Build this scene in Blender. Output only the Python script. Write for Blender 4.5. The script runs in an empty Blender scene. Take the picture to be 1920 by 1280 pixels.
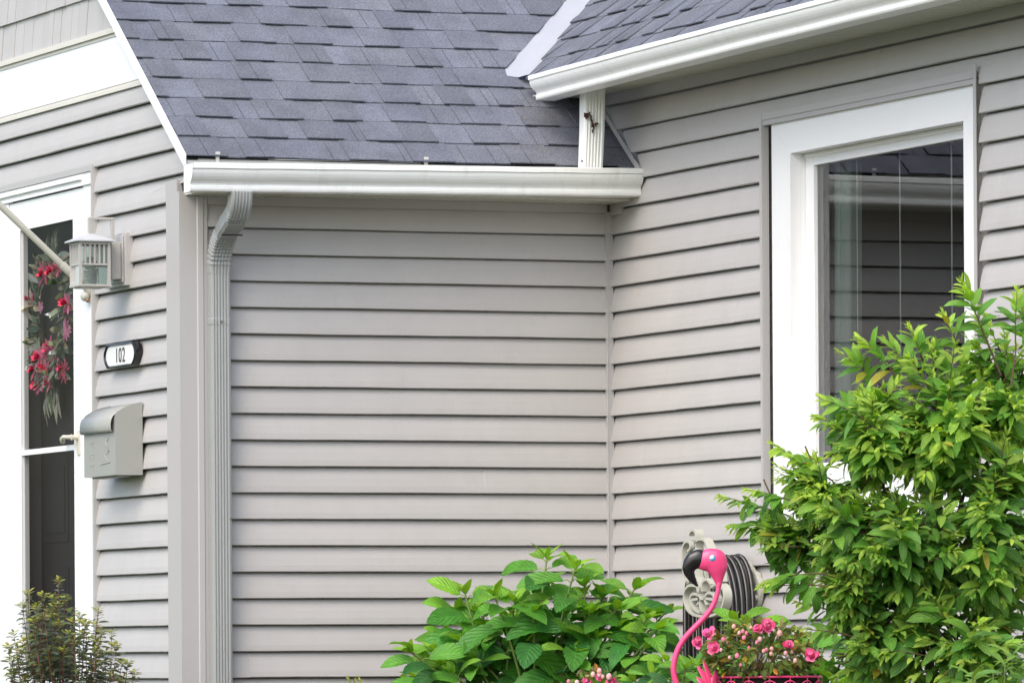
import bpy, bmesh, math, random
import numpy as np
from mathutils import Vector, Matrix

random.seed(7); RNG = np.random.default_rng(11)
S = bpy.context.scene
COL = S.collection
R = math.radians

# ------------------------------------------------------------------ camera
FPX, AZ, ROLL, HOR = 12000.0, R(21.54), 0.0060, 1240.0
CAM = np.array([-9.6055, -23.2341, 1.15])
FWD = np.array([math.sin(AZ), math.cos(AZ), 0.0])
RGT = np.array([math.cos(AZ), -math.sin(AZ), 0.0])
UPW = np.array([0.0, 0.0, 1.0])
CR = RGT*math.cos(ROLL) - UPW*math.sin(ROLL)
CU = RGT*math.sin(ROLL) + UPW*math.cos(ROLL)
cd = bpy.data.cameras.new('camera'); cam = bpy.data.objects.new('camera', cd); COL.objects.link(cam)
cd.sensor_width = 36.0; cd.lens = FPX/1920*36.0; cd.shift_y = (HOR-640)/1920
cd.clip_start = 0.5; cd.clip_end = 2000
M4 = Matrix.Identity(4)
for i in range(3):
    M4[i][0] = CR[i]; M4[i][1] = CU[i]; M4[i][2] = -FWD[i]; M4[i][3] = CAM[i]
cam.matrix_world = M4
S.camera = cam

def ray(px, py): return FWD + (px-960)/FPX*CR - (py-HOR)/FPX*CU
def at(px, py, d): return CAM + d*ray(px, py)                 # point seen at a pixel, d metres away
def onx(px, py, x):
    v = ray(px, py); return CAM + v*((x-CAM[0])/v[0])

# ------------------------------------------------------------------ light
SUN_EL, SUN_AZ = R(48), math.atan2(-0.80, -0.60)      # azimuth from +y towards +x
w = bpy.data.worlds.new('World'); S.world = w; w.use_nodes = True
nt = w.node_tree; nt.nodes.clear()
sky = nt.nodes.new('ShaderNodeTexSky'); sky.sky_type = 'NISHITA'; sky.sun_disc = False
sky.sun_elevation = SUN_EL; sky.sun_rotation = SUN_AZ
sky.air_density = 1.0; sky.dust_density = 2.9; sky.ozone_density = 1.0
bg = nt.nodes.new('ShaderNodeBackground'); bg.inputs['Strength'].default_value = 0.15
out = nt.nodes.new('ShaderNodeOutputWorld')
nt.links.new(sky.outputs[0], bg.inputs[0]); nt.links.new(bg.outputs[0], out.inputs[0])
sl = bpy.data.lights.new('sun', 'SUN'); sl.energy = 0.8; sl.angle = R(60); sl.color = (1.0, 0.93, 0.82)
so = bpy.data.objects.new('sun', sl); COL.objects.link(so)
sd = Vector((math.sin(SUN_AZ)*math.cos(SUN_EL), math.cos(SUN_AZ)*math.cos(SUN_EL), math.sin(SUN_EL)))
so.rotation_euler = sd.to_track_quat('Z', 'Y').to_euler(); so.location = sd*40
S.view_settings.view_transform = 'Standard'; S.view_settings.look = 'None'
S.view_settings.exposure = 1.05; S.view_settings.gamma = 1.0

# ------------------------------------------------------------------ helpers
class MB:
    def __init__(s): s.v = []; s.f = []; s.c = []; s.sm = []
    def add(s, verts, faces, col=(1,1,1), smooth=False):
        b = len(s.v); s.v += [tuple(map(float, p)) for p in verts]
        s.f += [tuple(b+i for i in f) for f in faces]
        s.c += [col]*len(verts); s.sm += [smooth]*len(faces)
    def box(s, a, b, col=(1,1,1)):
        (x0,y0,z0),(x1,y1,z1) = [min(p) for p in zip(a,b)], [max(p) for p in zip(a,b)]
        v = [(x0,y0,z0),(x1,y0,z0),(x1,y1,z0),(x0,y1,z0),(x0,y0,z1),(x1,y0,z1),(x1,y1,z1),(x0,y1,z1)]
        s.add(v, [(0,3,2,1),(4,5,6,7),(0,1,5,4),(1,2,6,5),(2,3,7,6),(3,0,4,7)], col)
    def obox(s, o, u, v, w_, col=(1,1,1)):         # box from corner o and three edge vectors
        o,u,v,w_ = map(np.array, (o,u,v,w_))
        p = [o,o+u,o+u+v,o+v,o+w_,o+u+w_,o+u+v+w_,o+v+w_]
        s.add(p, [(0,3,2,1),(4,5,6,7),(0,1,5,4),(1,2,6,5),(2,3,7,6),(3,0,4,7)], col)
    def sweep(s, prof, path, frames, closed=True, cap=True, scale=None, col=(1,1,1), smooth=True):
        n = len(prof); V = []; F = []
        for i,(p,(a,b)) in enumerate(zip(path, frames)):
            k = scale[i] if scale is not None else 1.0
            p = np.array(p); a = np.array(a); b = np.array(b)
            for q in prof: V.append(p + a*q[0]*k + b*q[1]*k)
        m = n if closed else n-1
        for i in range(len(path)-1):
            for j in range(m):
                F.append((i*n+j, i*n+(j+1)%n, (i+1)*n+(j+1)%n, (i+1)*n+j))
        s.add(V, F, col, smooth)
        if cap and closed:
            s.add(V[:n], [tuple(range(n))[::-1]], col); s.add(V[-n:], [tuple(range(n))], col)
    def tube(s, path, rad, n=8, col=(1,1,1), flat=1.0, flatdir=None):
        P = [np.array(p, float) for p in path]
        rad = [rad]*len(P) if np.isscalar(rad) else list(rad)
        T = []
        for i in range(len(P)):
            t = P[min(i+1,len(P)-1)] - P[max(i-1,0)]; T.append(t/(np.linalg.norm(t)+1e-9))
        ref = np.array([0,0,1.0]) if abs(T[0][2]) < .9 else np.array([1.0,0,0])
        a = np.cross(T[0], ref); a /= np.linalg.norm(a); fr = []
        for t in T:
            a = a - t*(a@t); a /= np.linalg.norm(a)+1e-9; fr.append((a, np.cross(t,a)))
        prof = [(math.cos(2*math.pi*k/n), math.sin(2*math.pi*k/n)) for k in range(n)]
        s.sweep(prof, P, fr, scale=rad, col=col)
    def ball(s, c, r, seg=12, ring=8, col=(1,1,1), sc=(1,1,1), rot=None):
        V=[];F=[]
        for i in range(ring+1):
            th = math.pi*i/ring
            for j in range(seg):
                ph = 2*math.pi*j/seg
                q = np.array([math.sin(th)*math.cos(ph)*sc[0], math.sin(th)*math.sin(ph)*sc[1], math.cos(th)*sc[2]])*r
                if rot is not None: q = rot@q
                V.append(np.array(c)+q)
        for i in range(ring):
            for j in range(seg):
                F.append((i*seg+j,(i+1)*seg+j,(i+1)*seg+(j+1)%seg,i*seg+(j+1)%seg))
        s.add(V,F,col,True)
    def build(s, name, mat, parent=None):
        off = np.array(parent['base_xyz'][:]) if parent is not None and 'base_xyz' in parent.keys() else np.zeros(3)
        me = bpy.data.meshes.new(name)
        me.from_pydata([tuple(np.array(p)-off) for p in s.v], [], s.f)
        me.polygons.foreach_set('use_smooth', s.sm)
        at_ = me.color_attributes.new('tint', 'FLOAT_COLOR', 'POINT')
        cc = np.ones((len(s.v),4), np.float32); cc[:,:3] = np.array(s.c, np.float32)
        at_.data.foreach_set('color', cc.ravel())
        me.materials.append(mat); me.update()
        o = bpy.data.objects.new(name, me); COL.objects.link(o)
        if parent is not None:
            o.parent = parent; o['base_xyz'] = list(off)
        return o

def thing(name, label, cat, loc, group=None):
    o = bpy.data.objects.new(name, None); COL.objects.link(o); o.location = tuple(float(v) for v in loc)
    o.empty_display_size = .1
    o['base_xyz'] = [float(v) for v in loc]
    o['label'] = label; o['category'] = cat
    if group: o['group'] = group
    return o

def solid(o, t, off=-1):
    m = o.modifiers.new('thickness', 'SOLIDIFY'); m.thickness = t; m.offset = off; return o
def bevel(o, wd=.002, seg=2):
    m = o.modifiers.new('bevel', 'BEVEL'); m.width = wd; m.segments = seg; m.limit_method = 'ANGLE'; return o

# ------------------------------------------------------------------ materials
def newmat(name):
    m = bpy.data.materials.new(name); m.use_nodes = True
    t = m.node_tree; t.nodes.clear()
    o = t.nodes.new('ShaderNodeOutputMaterial'); b = t.nodes.new('ShaderNodeBsdfPrincipled')
    t.links.new(b.outputs[0], o.inputs[0]); return m, t, b, o
def N(t, typ, **kw):
    n = t.nodes.new(typ)
    for k,v in kw.items():
        if k in n.inputs: n.inputs[k].default_value = v
        else: setattr(n, k, v)
    return n
def paint(name, col, rough=.4, var=.06, bump=.0, bscale=60, stretch=(1,1,1), metal=0.0, spec=.5, dirt=None, dirt_amt=0.0, tint=True):
    m,t,b,o = newmat(name)
    tc = N(t,'ShaderNodeTexCoord'); mp = N(t,'ShaderNodeMapping'); mp.inputs['Scale'].default_value = stretch
    t.links.new(tc.outputs['Object'], mp.inputs[0])
    n1 = N(t,'ShaderNodeTexNoise', Scale=3.0, Detail=5.0); t.links.new(mp.outputs[0], n1.inputs[0])
    mx = N(t,'ShaderNodeMix', data_type='RGBA')
    mx.inputs[6].default_value = (*[c*(1-var) for c in col],1); mx.inputs[7].default_value = (*[min(1,c*(1+var)) for c in col],1)
    t.links.new(n1.outputs[0], mx.inputs[0]); last = mx.outputs[2]
    if dirt is not None:
        n3 = N(t,'ShaderNodeTexNoise', Scale=9.0, Detail=8.0, Roughness=.7); t.links.new(mp.outputs[0], n3.inputs[0])
        cr = N(t,'ShaderNodeMapRange'); cr.inputs[1].default_value=.52; cr.inputs[2].default_value=.8; cr.inputs[4].default_value=dirt_amt
        t.links.new(n3.outputs[0], cr.inputs[0])
        m2 = N(t,'ShaderNodeMix', data_type='RGBA'); m2.inputs[7].default_value=(*dirt,1)
        t.links.new(cr.outputs[0], m2.inputs[0]); t.links.new(last, m2.inputs[6]); last = m2.outputs[2]
    at_ = N(t,'ShaderNodeAttribute', attribute_name='tint')
    mm = N(t,'ShaderNodeMix', data_type='RGBA', blend_type='MULTIPLY'); mm.inputs[0].default_value = 1
    if tint:
        t.links.new(last, mm.inputs[6]); t.links.new(at_.outputs[0], mm.inputs[7]); last = mm.outputs[2]
    t.links.new(last, b.inputs['Base Color'])
    b.inputs['Roughness'].default_value = rough; b.inputs['Metallic'].default_value = metal
    b.inputs['Specular IOR Level'].default_value = spec
    if bump:
        n2 = N(t,'ShaderNodeTexNoise', Scale=bscale, Detail=4.0); t.links.new(mp.outputs[0], n2.inputs[0])
        bp = N(t,'ShaderNodeBump', Strength=bump, Distance=.002); t.links.new(n2.outputs[0], bp.inputs['Height'])
        t.links.new(bp.outputs[0], b.inputs['Normal'])
    return m
VINYL_A = paint('vinyl siding', (.462,.450,.440), .5, .05, .35, 30, (2.5,2.5,1.2), spec=.35, dirt=(.34,.33,.28), dirt_amt=.20)
TRIM  = paint('vinyl trim', (.440,.430,.422), .45, .03)
WHITE = paint('white aluminium', (.85,.87,.85), .32, .03, dirt=(.50,.52,.45), dirt_amt=.38, stretch=(3,3,.5))
CLEAN = paint('white vinyl frame', (.84,.85,.86), .35, .02, dirt=(.7,.7,.66), dirt_amt=.2)
CREAM = paint('cream moulding', (.66,.64,.58), .45, .04)
SOFFIT= paint('soffit panel', (.62,.62,.55), .5, .05)
GALV  = paint('grey painted downspout', (.31,.325,.32), .38, .05, dirt=(.3,.3,.27), dirt_amt=.25)
FLASH = paint('bare valley metal', (.43,.44,.47), .42, .05, metal=.0, dirt=(.45,.44,.45), dirt_amt=.3)
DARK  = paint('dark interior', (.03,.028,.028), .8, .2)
RUST  = paint('rust stain', (.07,.035,.02), .9, .4)
BLACK = paint('black gloss paint', (.012,.012,.014), .22, .2)
PLATE = paint('white enamel', (.86,.86,.86), .3, .01)
LAMPM = paint('lamp paint grey', (.43,.42,.40), .4, .06)
LAMPT = paint('lamp paint silver', (.52,.54,.56), .35, .05)
MAILM = paint('mailbox steel', (.325,.335,.31), .42, .06, dirt=(.33,.32,.27), dirt_amt=.2)
BEIGE = paint('beige resin', (.46,.46,.40), .5, .06, dirt=(.36,.34,.27), dirt_amt=.35)
PINK  = paint('pink enamel', (.80,.07,.22), .28, .08)
PINKH = paint('pink head enamel', (.80,.07,.22), .25, .08, tint=False)
BLACKH= paint('black beak enamel', (.012,.012,.014), .2, .2, tint=False)
BLUEE = paint('blue eye enamel', (.10,.42,.72), .2, .05)
RUBBER= paint('black rubber hose', (.022,.022,.025), .38, .3)
HIGHLIGHT= paint('hose stripe', (.26,.25,.235), .5, .2)
CORD  = paint('blind cord', (.55,.56,.55), .7, .05)
CURT  = paint('curtain cloth', (.33,.40,.37), .9, .08)
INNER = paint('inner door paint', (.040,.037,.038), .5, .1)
JAMBM = paint('door jamb', (.13,.12,.12), .6, .08)  # grey-brown holds the shade on the jamb behind the storm door
BARK  = paint('brown bark', (.10,.065,.04), .85, .3)
STEMG = paint('green stem', (.14,.20,.05), .6, .2)
STEMR = paint('reddish stem', (.22,.085,.045), .7, .2)
MULCH = paint('bark mulch', (.07,.045,.03), .95, .5, 1.0, 40)
LINER = paint('dark coco liner', (.012,.008,.007), .95, .4, .8, 60)
PETAL = paint('rose petal', (1.0,1.0,1.0), .55, .06, spec=.2)
GLAM  = paint('lantern bulb', (.75,.75,.70), .3, .02)

def shingle_mat():
    m,t,b,o = newmat('asphalt shingle')
    tc = N(t,'ShaderNodeTexCoord')
    at_ = N(t,'ShaderNodeAttribute', attribute_name='tint')
    g = N(t,'ShaderNodeTexNoise', Scale=150.0, Detail=4.0, Roughness=.85); t.links.new(tc.outputs['Object'], g.inputs[0])
    g2 = N(t,'ShaderNodeTexNoise', Scale=7.0, Detail=6.0); t.links.new(tc.outputs['Object'], g2.inputs[0])
    mr = N(t,'ShaderNodeMapRange'); mr.inputs[1].default_value=.32; mr.inputs[2].default_value=.68; mr.inputs[3].default_value=.50; mr.inputs[4].default_value=1.5
    t.links.new(g.outputs[0], mr.inputs[0])
    mr2 = N(t,'ShaderNodeMapRange'); mr2.inputs[1].default_value=.3; mr2.inputs[2].default_value=.7; mr2.inputs[3].default_value=.86; mr2.inputs[4].default_value=1.14
    t.links.new(g2.outputs[0], mr2.inputs[0])
    mu = N(t,'ShaderNodeMath', operation='MULTIPLY'); t.links.new(mr.outputs[0], mu.inputs[0]); t.links.new(mr2.outputs[0], mu.inputs[1])
    vm = N(t,'ShaderNodeVectorMath', operation='SCALE'); t.links.new(at_.outputs[0], vm.inputs[0]); t.links.new(mu.outputs[0], vm.inputs['Scale'])
    t.links.new(vm.outputs[0], b.inputs['Base Color'])
    b.inputs['Roughness'].default_value=.9; b.inputs['Specular IOR Level'].default_value=.25
    bp = N(t,'ShaderNodeBump', Strength=.6, Distance=.003); t.links.new(g.outputs[0], bp.inputs['Height']); t.links.new(bp.outputs[0], b.inputs['Normal'])
    return m
SHING = shingle_mat()

def glass_mat(name, tint, refl, rough=.0):
    m,t,b,o = newmat(name); t.nodes.remove(b)
    tr = N(t,'ShaderNodeBsdfTransparent'); tr.inputs[0].default_value=(*tint,1)
    gl = N(t,'ShaderNodeBsdfGlossy'); gl.inputs['Roughness'].default_value=rough; gl.inputs[0].default_value=(1,1,1,1)
    fr = N(t,'ShaderNodeFresnel', IOR=1.5)
    mu = N(t,'ShaderNodeMath', operation='MULTIPLY'); mu.inputs[1].default_value=refl; t.links.new(fr.outputs[0], mu.inputs[0])
    mx = N(t,'ShaderNodeMixShader'); t.links.new(mu.outputs[0], mx.inputs[0]); t.links.new(tr.outputs[0], mx.inputs[1]); t.links.new(gl.outputs[0], mx.inputs[2])
    t.links.new(mx.outputs[0], o.inputs[0]); return m
GLASS  = glass_mat('window glass', (.86,.9,.88), 1.35)
SCREEN = glass_mat('storm door glass', (.58,.58,.58), .05, .02)
LGLASS = glass_mat('lantern glass', (.60,.66,.63), 2.6, .25)

def leaf_mat(name, transl=.3, rough=.42, vein=.25, vfreq=9.0):
    m,t,b,o = newmat(name)
    at_ = N(t,'ShaderNodeAttribute', attribute_name='tint')
    uv = N(t,'ShaderNodeUVMap'); uv.uv_map = 'leaf'
    sp = N(t,'ShaderNodeSeparateXYZ'); t.links.new(uv.outputs[0], sp.inputs[0])
    ab = N(t,'ShaderNodeMath', operation='ABSOLUTE'); t.links.new(sp.outputs[0], ab.inputs[0])
    # side veins: sin((v - .55|u|)*f)
    m1 = N(t,'ShaderNodeMath', operation='MULTIPLY_ADD'); m1.inputs[1].default_value=-.35; t.links.new(ab.outputs[0], m1.inputs[0]); t.links.new(sp.outputs[1], m1.inputs[2])
    m2 = N(t,'ShaderNodeMath', operation='MULTIPLY'); m2.inputs[1].default_value=vfreq*6.283; t.links.new(m1.outputs[0], m2.inputs[0])
    sn = N(t,'ShaderNodeMath', operation='SINE'); t.links.new(m2.outputs[0], sn.inputs[0])
    mid = N(t,'ShaderNodeMapRange'); mid.inputs[1].default_value=.0; mid.inputs[2].default_value=.10; mid.inputs[3].default_value=1+vein*1.6; mid.inputs[4].default_value=1.0
    t.links.new(ab.outputs[0], mid.inputs[0])
    sv = N(t,'ShaderNodeMapRange'); sv.inputs[1].default_value=-1; sv.inputs[2].default_value=1; sv.inputs[3].default_value=1-vein*.35; sv.inputs[4].default_value=1+vein*.25
    t.links.new(sn.outputs[0], sv.inputs[0])
    tc = N(t,'ShaderNodeTexCoord'); nz = N(t,'ShaderNodeTexNoise', Scale=22.0, Detail=3.0); t.links.new(tc.outputs['Object'], nz.inputs[0])
    nr = N(t,'ShaderNodeMapRange'); nr.inputs[1].default_value=.3; nr.inputs[2].default_value=.7; nr.inputs[3].default_value=.82; nr.inputs[4].default_value=1.18; t.links.new(nz.outputs[0], nr.inputs[0])
    k1 = N(t,'ShaderNodeMath', operation='MULTIPLY'); t.links.new(mid.outputs[0], k1.inputs[0]); t.links.new(sv.outputs[0], k1.inputs[1])
    k2 = N(t,'ShaderNodeMath', operation='MULTIPLY'); t.links.new(k1.outputs[0], k2.inputs[0]); t.links.new(nr.outputs[0], k2.inputs[1])
    vm = N(t,'ShaderNodeVectorMath', operation='SCALE'); t.links.new(at_.outputs[0], vm.inputs[0]); t.links.new(k2.outputs[0], vm.inputs['Scale'])
    t.links.new(vm.outputs[0], b.inputs['Base Color'])
    b.inputs['Roughness'].default_value=rough; b.inputs['Specular IOR Level'].default_value=.4
    bp = N(t,'ShaderNodeBump', Strength=.5, Distance=.002); t.links.new(sn.outputs[0], bp.inputs['Height']); t.links.new(bp.outputs[0], b.inputs['Normal'])
    tl = N(t,'ShaderNodeBsdfTranslucent')
    vt = N(t,'ShaderNodeVectorMath', operation='MULTIPLY'); vt.inputs[1].default_value=(1.5,1.5,.5); t.links.new(vm.outputs[0], vt.inputs[0]); t.links.new(vt.outputs[0], tl.inputs[0])
    mx = N(t,'ShaderNodeMixShader'); mx.inputs[0].default_value=transl
    t.links.new(b.outputs[0], mx.inputs[1]); t.links.new(tl.outputs[0], mx.inputs[2]); t.links.new(mx.outputs[0], o.inputs[0])
    return m
LEAF_S = leaf_mat('shrub leaf', .36, .38, .22, 6)
LEAF_H = leaf_mat('hydrangea leaf', .30, .45, .20, 7)
LEAF_D = leaf_mat('small dark leaf', .2, .35, .15, 4)
LEAF_R = leaf_mat('rose leaf', .3, .4, .2, 5)

# ------------------------------------------------------------------ ground (one sheet to the horizon)
def ground_z(x, y):
    d = max(0.0, -y-3.0)
    return .62 - .62*min(1.0, d/14.0)
mb = MB()
xs = [-400,-120,-40,-20,-12,-8,-5,-3,-1.8,0,2,5,12,40,120,400]; ys = [-400,-120,-50,-30,-20,-17,-14,-11,-8,-5,-3,-1,0.0,1.5,4,12,40,120,400]
V = [(x,y,ground_z(x,y)) for y in ys for x in xs]; nx = len(xs)
F = [(j*nx+i, j*nx+i+1, (j+1)*nx+i+1, (j+1)*nx+i) for j in range(len(ys)-1) for i in range(nx-1)]
mb.add(V,F)
GRASS = paint('lawn', (.045,.085,.025), .9, .35, .8, 30)
g = mb.build('lawn', GRASS); g['kind'] = 'structure'
mb = MB(); mb.add([(-6,-6.2,ground_z(0,-6.2)+.03),(.0,-6.2,ground_z(0,-6.2)+.03),(.0,-3,.65),(-6,-3,.65),(0,0,.65),(-6,0,.65)], [(0,1,2,3),(3,2,4,5)])
g = mb.build('garden_bed', MULCH); g['kind'] = 'structure'

# ------------------------------------------------------------------ the house
XA = -1.775                       # plane of the entrance wall (faces -x)
PB, ZB = .70, 3.255               # low roof: z = ZB + PB*y
PC, ZC = .753, 3.665              # high roof: z = ZC + PC*x
house = thing('house', 'grey vinyl sided house with dark shingle roofs, white gutters and a white storm door', 'house', (XA,0,.62))
G0, EXP = 1.5005, .1015

def siding(mb, O, dv, ov, s0, s1, zlo, zhi, seed=0):
    O = np.array(O,float); dv=np.array(dv,float); ov=np.array(ov,float); up=np.array([0,0,1.0])
    rows = [(.0015,.000),(.0,.0172),(.0030,.0205),(.025,.0182),(.055,.0120),(.078,.0058),(.0925,.0005),(.0970,-.002),(.0980,-.016),(EXP+.0015,-.016)]
    k0 = int(math.floor((zlo-G0)/EXP)); k1 = int(math.ceil((zhi-G0)/EXP))
    f0 = s0 if callable(s0) else (lambda z: s0)
    f1 = s1 if callable(s1) else (lambda z: s1)
    for k in range(k0, k1):
        zb = G0+k*EXP; rg = random.Random(seed*1000+k)
        ph = [rg.uniform(0,6.28) for _ in range(4)]; am = rg.uniform(.5,1.2); tone = 1+rg.uniform(-.022,.022)
        rr = [(min(max(zb+z,zlo),zhi), d) for z,d in rows]
        if rr[-1][0]-rr[0][0] < .004: continue
        smid = f0(zb+.05), f1(zb+.05)
        if smid[1]-smid[0] < .01: continue
        n = max(2, int((smid[1]-smid[0])/.09))
        V=[];F=[]; m=len(rr)
        js=f0(zb+.05)+rg.uniform(.1,3.2); jd=rg.choice((-.0012,.0012)); jz=rg.uniform(-.0012,.0012)
        us=sorted([i/n for i in range(n+1)]+([(js-smid[0])/(smid[1]-smid[0])+q for q in (-.0002,.0002)] if smid[0]+.05<js<smid[1]-.05 else []))
        n=len(us)-1
        for u in us:
            for j,(z,d) in enumerate(rr):
                a,b = f0(z), f1(z); a=min(a,b); s_ = a+(b-a)*u
                wv = am*(math.sin(s_*5.1+ph[0])+.6*math.sin(s_*13+ph[1])+.35*math.sin(s_*29+ph[2]))
                dz = .00055*wv if 0<j<3 else 0.0
                dd = .0007*math.sin(s_*7+ph[3])*am if 0<j<5 else 0.0
                V.append(O + dv*s_ + ov*(d+dd+(jd if s_>js else 0)*(j<7)) + up*(z+dz+(jz if s_>js and 0<j<3 else 0)))
        for i in range(n):
            for j in range(m-1): F.append((i*m+j,(i+1)*m+j,(i+1)*m+j+1,i*m+j+1))
        mb.add(V,F,(tone,tone,tone))

# --- recessed wall facing the street
mb = MB(); siding(mb, (XA,0,0), (1,0,0), (0,-1,0), .088, 1.757, .55, 2.912, 1)
mb.box((XA+.02,.021,.3),(0.0,.15,3.05)); mb.build('siding_wall', VINYL_A, house)
# --- entrance wall
mb = MB()
rk = lambda z: .15 if z<2.99 else max(-.236, (z-ZB+.03)/PB)
siding(mb, (XA,0,0), (0,1,0), (-1,0,0), rk, 1.052, .55, G0+16*EXP, 2)
siding(mb, (XA,0,0), (0,1,0), (-1,0,0), rk, 3.6, G0+16*EXP, 3.400, 2)
siding(mb, (XA,0,0), (0,1,0), (-1,0,0), 2.42, 3.6, .55, G0+16*EXP, 2)
mb.box((XA+.021,.12,.3),(XA+.15,1.10,3.2)); mb.box((XA+.021,2.30,.3),(XA+.15,3.6,3.2)); mb.box((XA+.021,1.101,3.08),(XA+.15,2.299,3.199))
mb.add([(XA+.021,.12,3.2),(XA+.021,3.6,3.2),(XA+.021,3.6,5.6),(XA+.021,.12,3.27)],[(0,1,2,3)])
mb.build('siding_wall', VINYL_A, house)
# --- window wall
mb = MB()
cz = lambda z: .018 if z<3.06 else (ZB+.03-z)/PB+.018
ZS=G0+EXP
siding(mb, (0,0,0), (0,-1,0), (-1,0,0), cz, 1.503, ZS, 3.330, 5)
siding(mb, (0,0,0), (0,-1,0), (-1,0,0), 1.503, 3.352, 3.150, 3.330, 5)
siding(mb, (0,0,0), (0,-1,0), (-1,0,0), 3.352, 6.0, ZS, 3.330, 5)
siding(mb, (0,0,0), (0,-1,0), (-1,0,0), .018, 6.0, .55, ZS, 5)
for a,b in (((.021,.15,.3),(.030,-1.60,3.37)),((.021,-3.30,.3),(.030,-6,3.37)),((.021,-1.601,3.11),(.030,-3.299,3.37)),((.021,-1.601,.3),(.030,-3.299,1.71))): mb.box(a,b)
mb.build('siding_wall', VINYL_A, house)

# --- corner boards
mb = MB()
def corner_profile(path_z0, path_z1):
    pr = [(XA+.012,.15),(XA-.020,.150),(XA-.022,.146),(XA-.022,.05),(XA-.024,.046),(XA-.024,.0),(XA-.0245,-.022),(XA+.045,-.022),(XA+.049,-.026),(XA+.070,-.026),(XA+.074,-.022),(XA+.0885,-.022),(XA+.0895,-.019),(XA+.0895,.012)]
    n=len(pr); V=[(x,y,path_z0) for x,y in pr]+[(x,y,path_z1) for x,y in pr]
    return V,[(j,j+1,n+j+1,n+j) for j in range(n-1)]
V,F = corner_profile(.55,2.955); mb.add(V,F)
mb.box((XA-.022,.010,2.955),(XA+.0,.150,3.0))
mb.build('corner_board', TRIM, house)
mb = MB()
mb.obox((-.036,-.0265,.55),(.018,0,0),(0,.026,0),(0,0,2.36)); mb.obox((-.0178,-.026,.55),(.010,0,0),(0,.02,0),(0,0,2.36)); mb.obox((-.036,-.0290,.55),(.004,0,0),(0,.0024,0),(0,0,2.36))
bevel(mb.build('inside_corner_trim', TRIM, house), .0015)

# --- soffits and their wall trim
mb = MB(); mb.box((XA+.0,-.236,2.940),(-.0145,-.001,2.946))
for i in range(0,46): mb.box((-1.76+i*.038,-.22,2.9375),(-1.752+i*.038,-.02,2.9395))
mb.build('soffit', SOFFIT, house)
mb = MB()
mb.box((-.262,.26,3.372),(-.0145,-6,3.378))
for i in range(0,120): mb.box((-.25,.2-i*.05,3.3695),(-.03,.2-i*.05-.009,3.3717))
mb.build('soffit', SOFFIT, house)
mb = MB(); mb.box((XA+.09,-.0225,2.906),(-.031,-.001,2.9398)); mb.box((XA+.09,-.025,2.906),(-.031,-.0228,2.910)); mb.build('frieze_trim', TRIM, house)
mb = MB()
mb.box((-.0225,.14,3.330),(-.001,-6,3.3715)); mb.box((-.025,.14,3.330),(-.0228,-6,3.334)); mb.build('frieze_trim', TRIM, house)
# small return block where the low soffit dies into the window wall
mb = MB(); mb.box((-.020,-.125,2.895),(-.001,-.0195,2.9395)); mb.build('frieze_return', TRIM, house)

# --- fascias
mb = MB(); mb.box((-1.80,-.252,2.947),(-.0145,-.237,3.066)); mb.build('fascia', CREAM, house)
mb = MB(); mb.box((-.282,-.10,3.379),(-.265,-6,3.440)); mb.build('fascia', CREAM, house)

# --- gutters (K profile)
KP = [(0,.105),(0,0),(.066,0),(.074,.003),(.077,.010),(.077,.020),(.073,.025),(.074,.031),(.080,.039),(.089,.047),(.096,.057),(.101,.068),(.103,.076),(.103,.083),(.109,.087),(.109,.104),(.105,.107),(.100,.106)]
def gutter(p0, p1, outv, capsides, hk=1.0, sag=0.0):
    KP=[(a,b*hk) for a,b in globals()['KP']]
    p0=np.array(p0,float); p1=np.array(p1,float); outv=np.array(outv,float); up=np.array([0,0,1.0])
    mb = MB(); n=24; path=[p0+(p1-p0)*i/n + up*(.0005*math.sin(i*1.7)+sag*math.sin(math.pi*min(1,i/n*1.0))*(1-i/n)) for i in range(n+1)]
    mb.sweep(KP, path, [(outv,up)]*(n+1), closed=False, cap=False, smooth=False)
    o = solid(mb.build('gutter', WHITE, house), .0014, 1)
    ax = (p1-p0)/np.linalg.norm(p1-p0)
    for e in capsides:
        c = MB(); q = (p0 if e==0 else p1); sg = -1 if e==0 else 1
        poly = KP[:-3]+[(.109,.104*hk)]
        a=[q+ax*sg*.0005+outv*x+up*z for x,z in poly]; b=[q+ax*sg*.005+outv*(x+(.001 if x>.01 else 0))+up*z for x,z in poly]; m=len(poly)
        c.add(a+b,[tuple(range(m)),tuple(range(m,2*m))[::-1]]+[(i,(i+1)%m,m+(i+1)%m,m+i) for i in range(m)])
        c.build('end_cap', WHITE, o)
    return o
gB = gutter((-1.853,-.2525,2.930),(-.020,-.2525,2.950),(0,-1,0),(0,1))
gC = gutter((-.2825,-.105,3.332),(-.2825,-6,3.376),(-1,0,0),(0,),.90,.012)
for hx in (-1.725,-.880):
    h = MB(); h.box((hx-.007,-.262,3.0),(hx+.007,-.2527,3.085)); h.box((hx-.009,-.264,3.072),(hx+.009,-.2622,3.088)); h.build('hanger', CREAM, gB)
mb = MB(); mb.box((-1.52,-.2545,3.050),(-.9,-.2523,3.066)); mb.build('drip_edge', CREAM, house)

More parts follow.
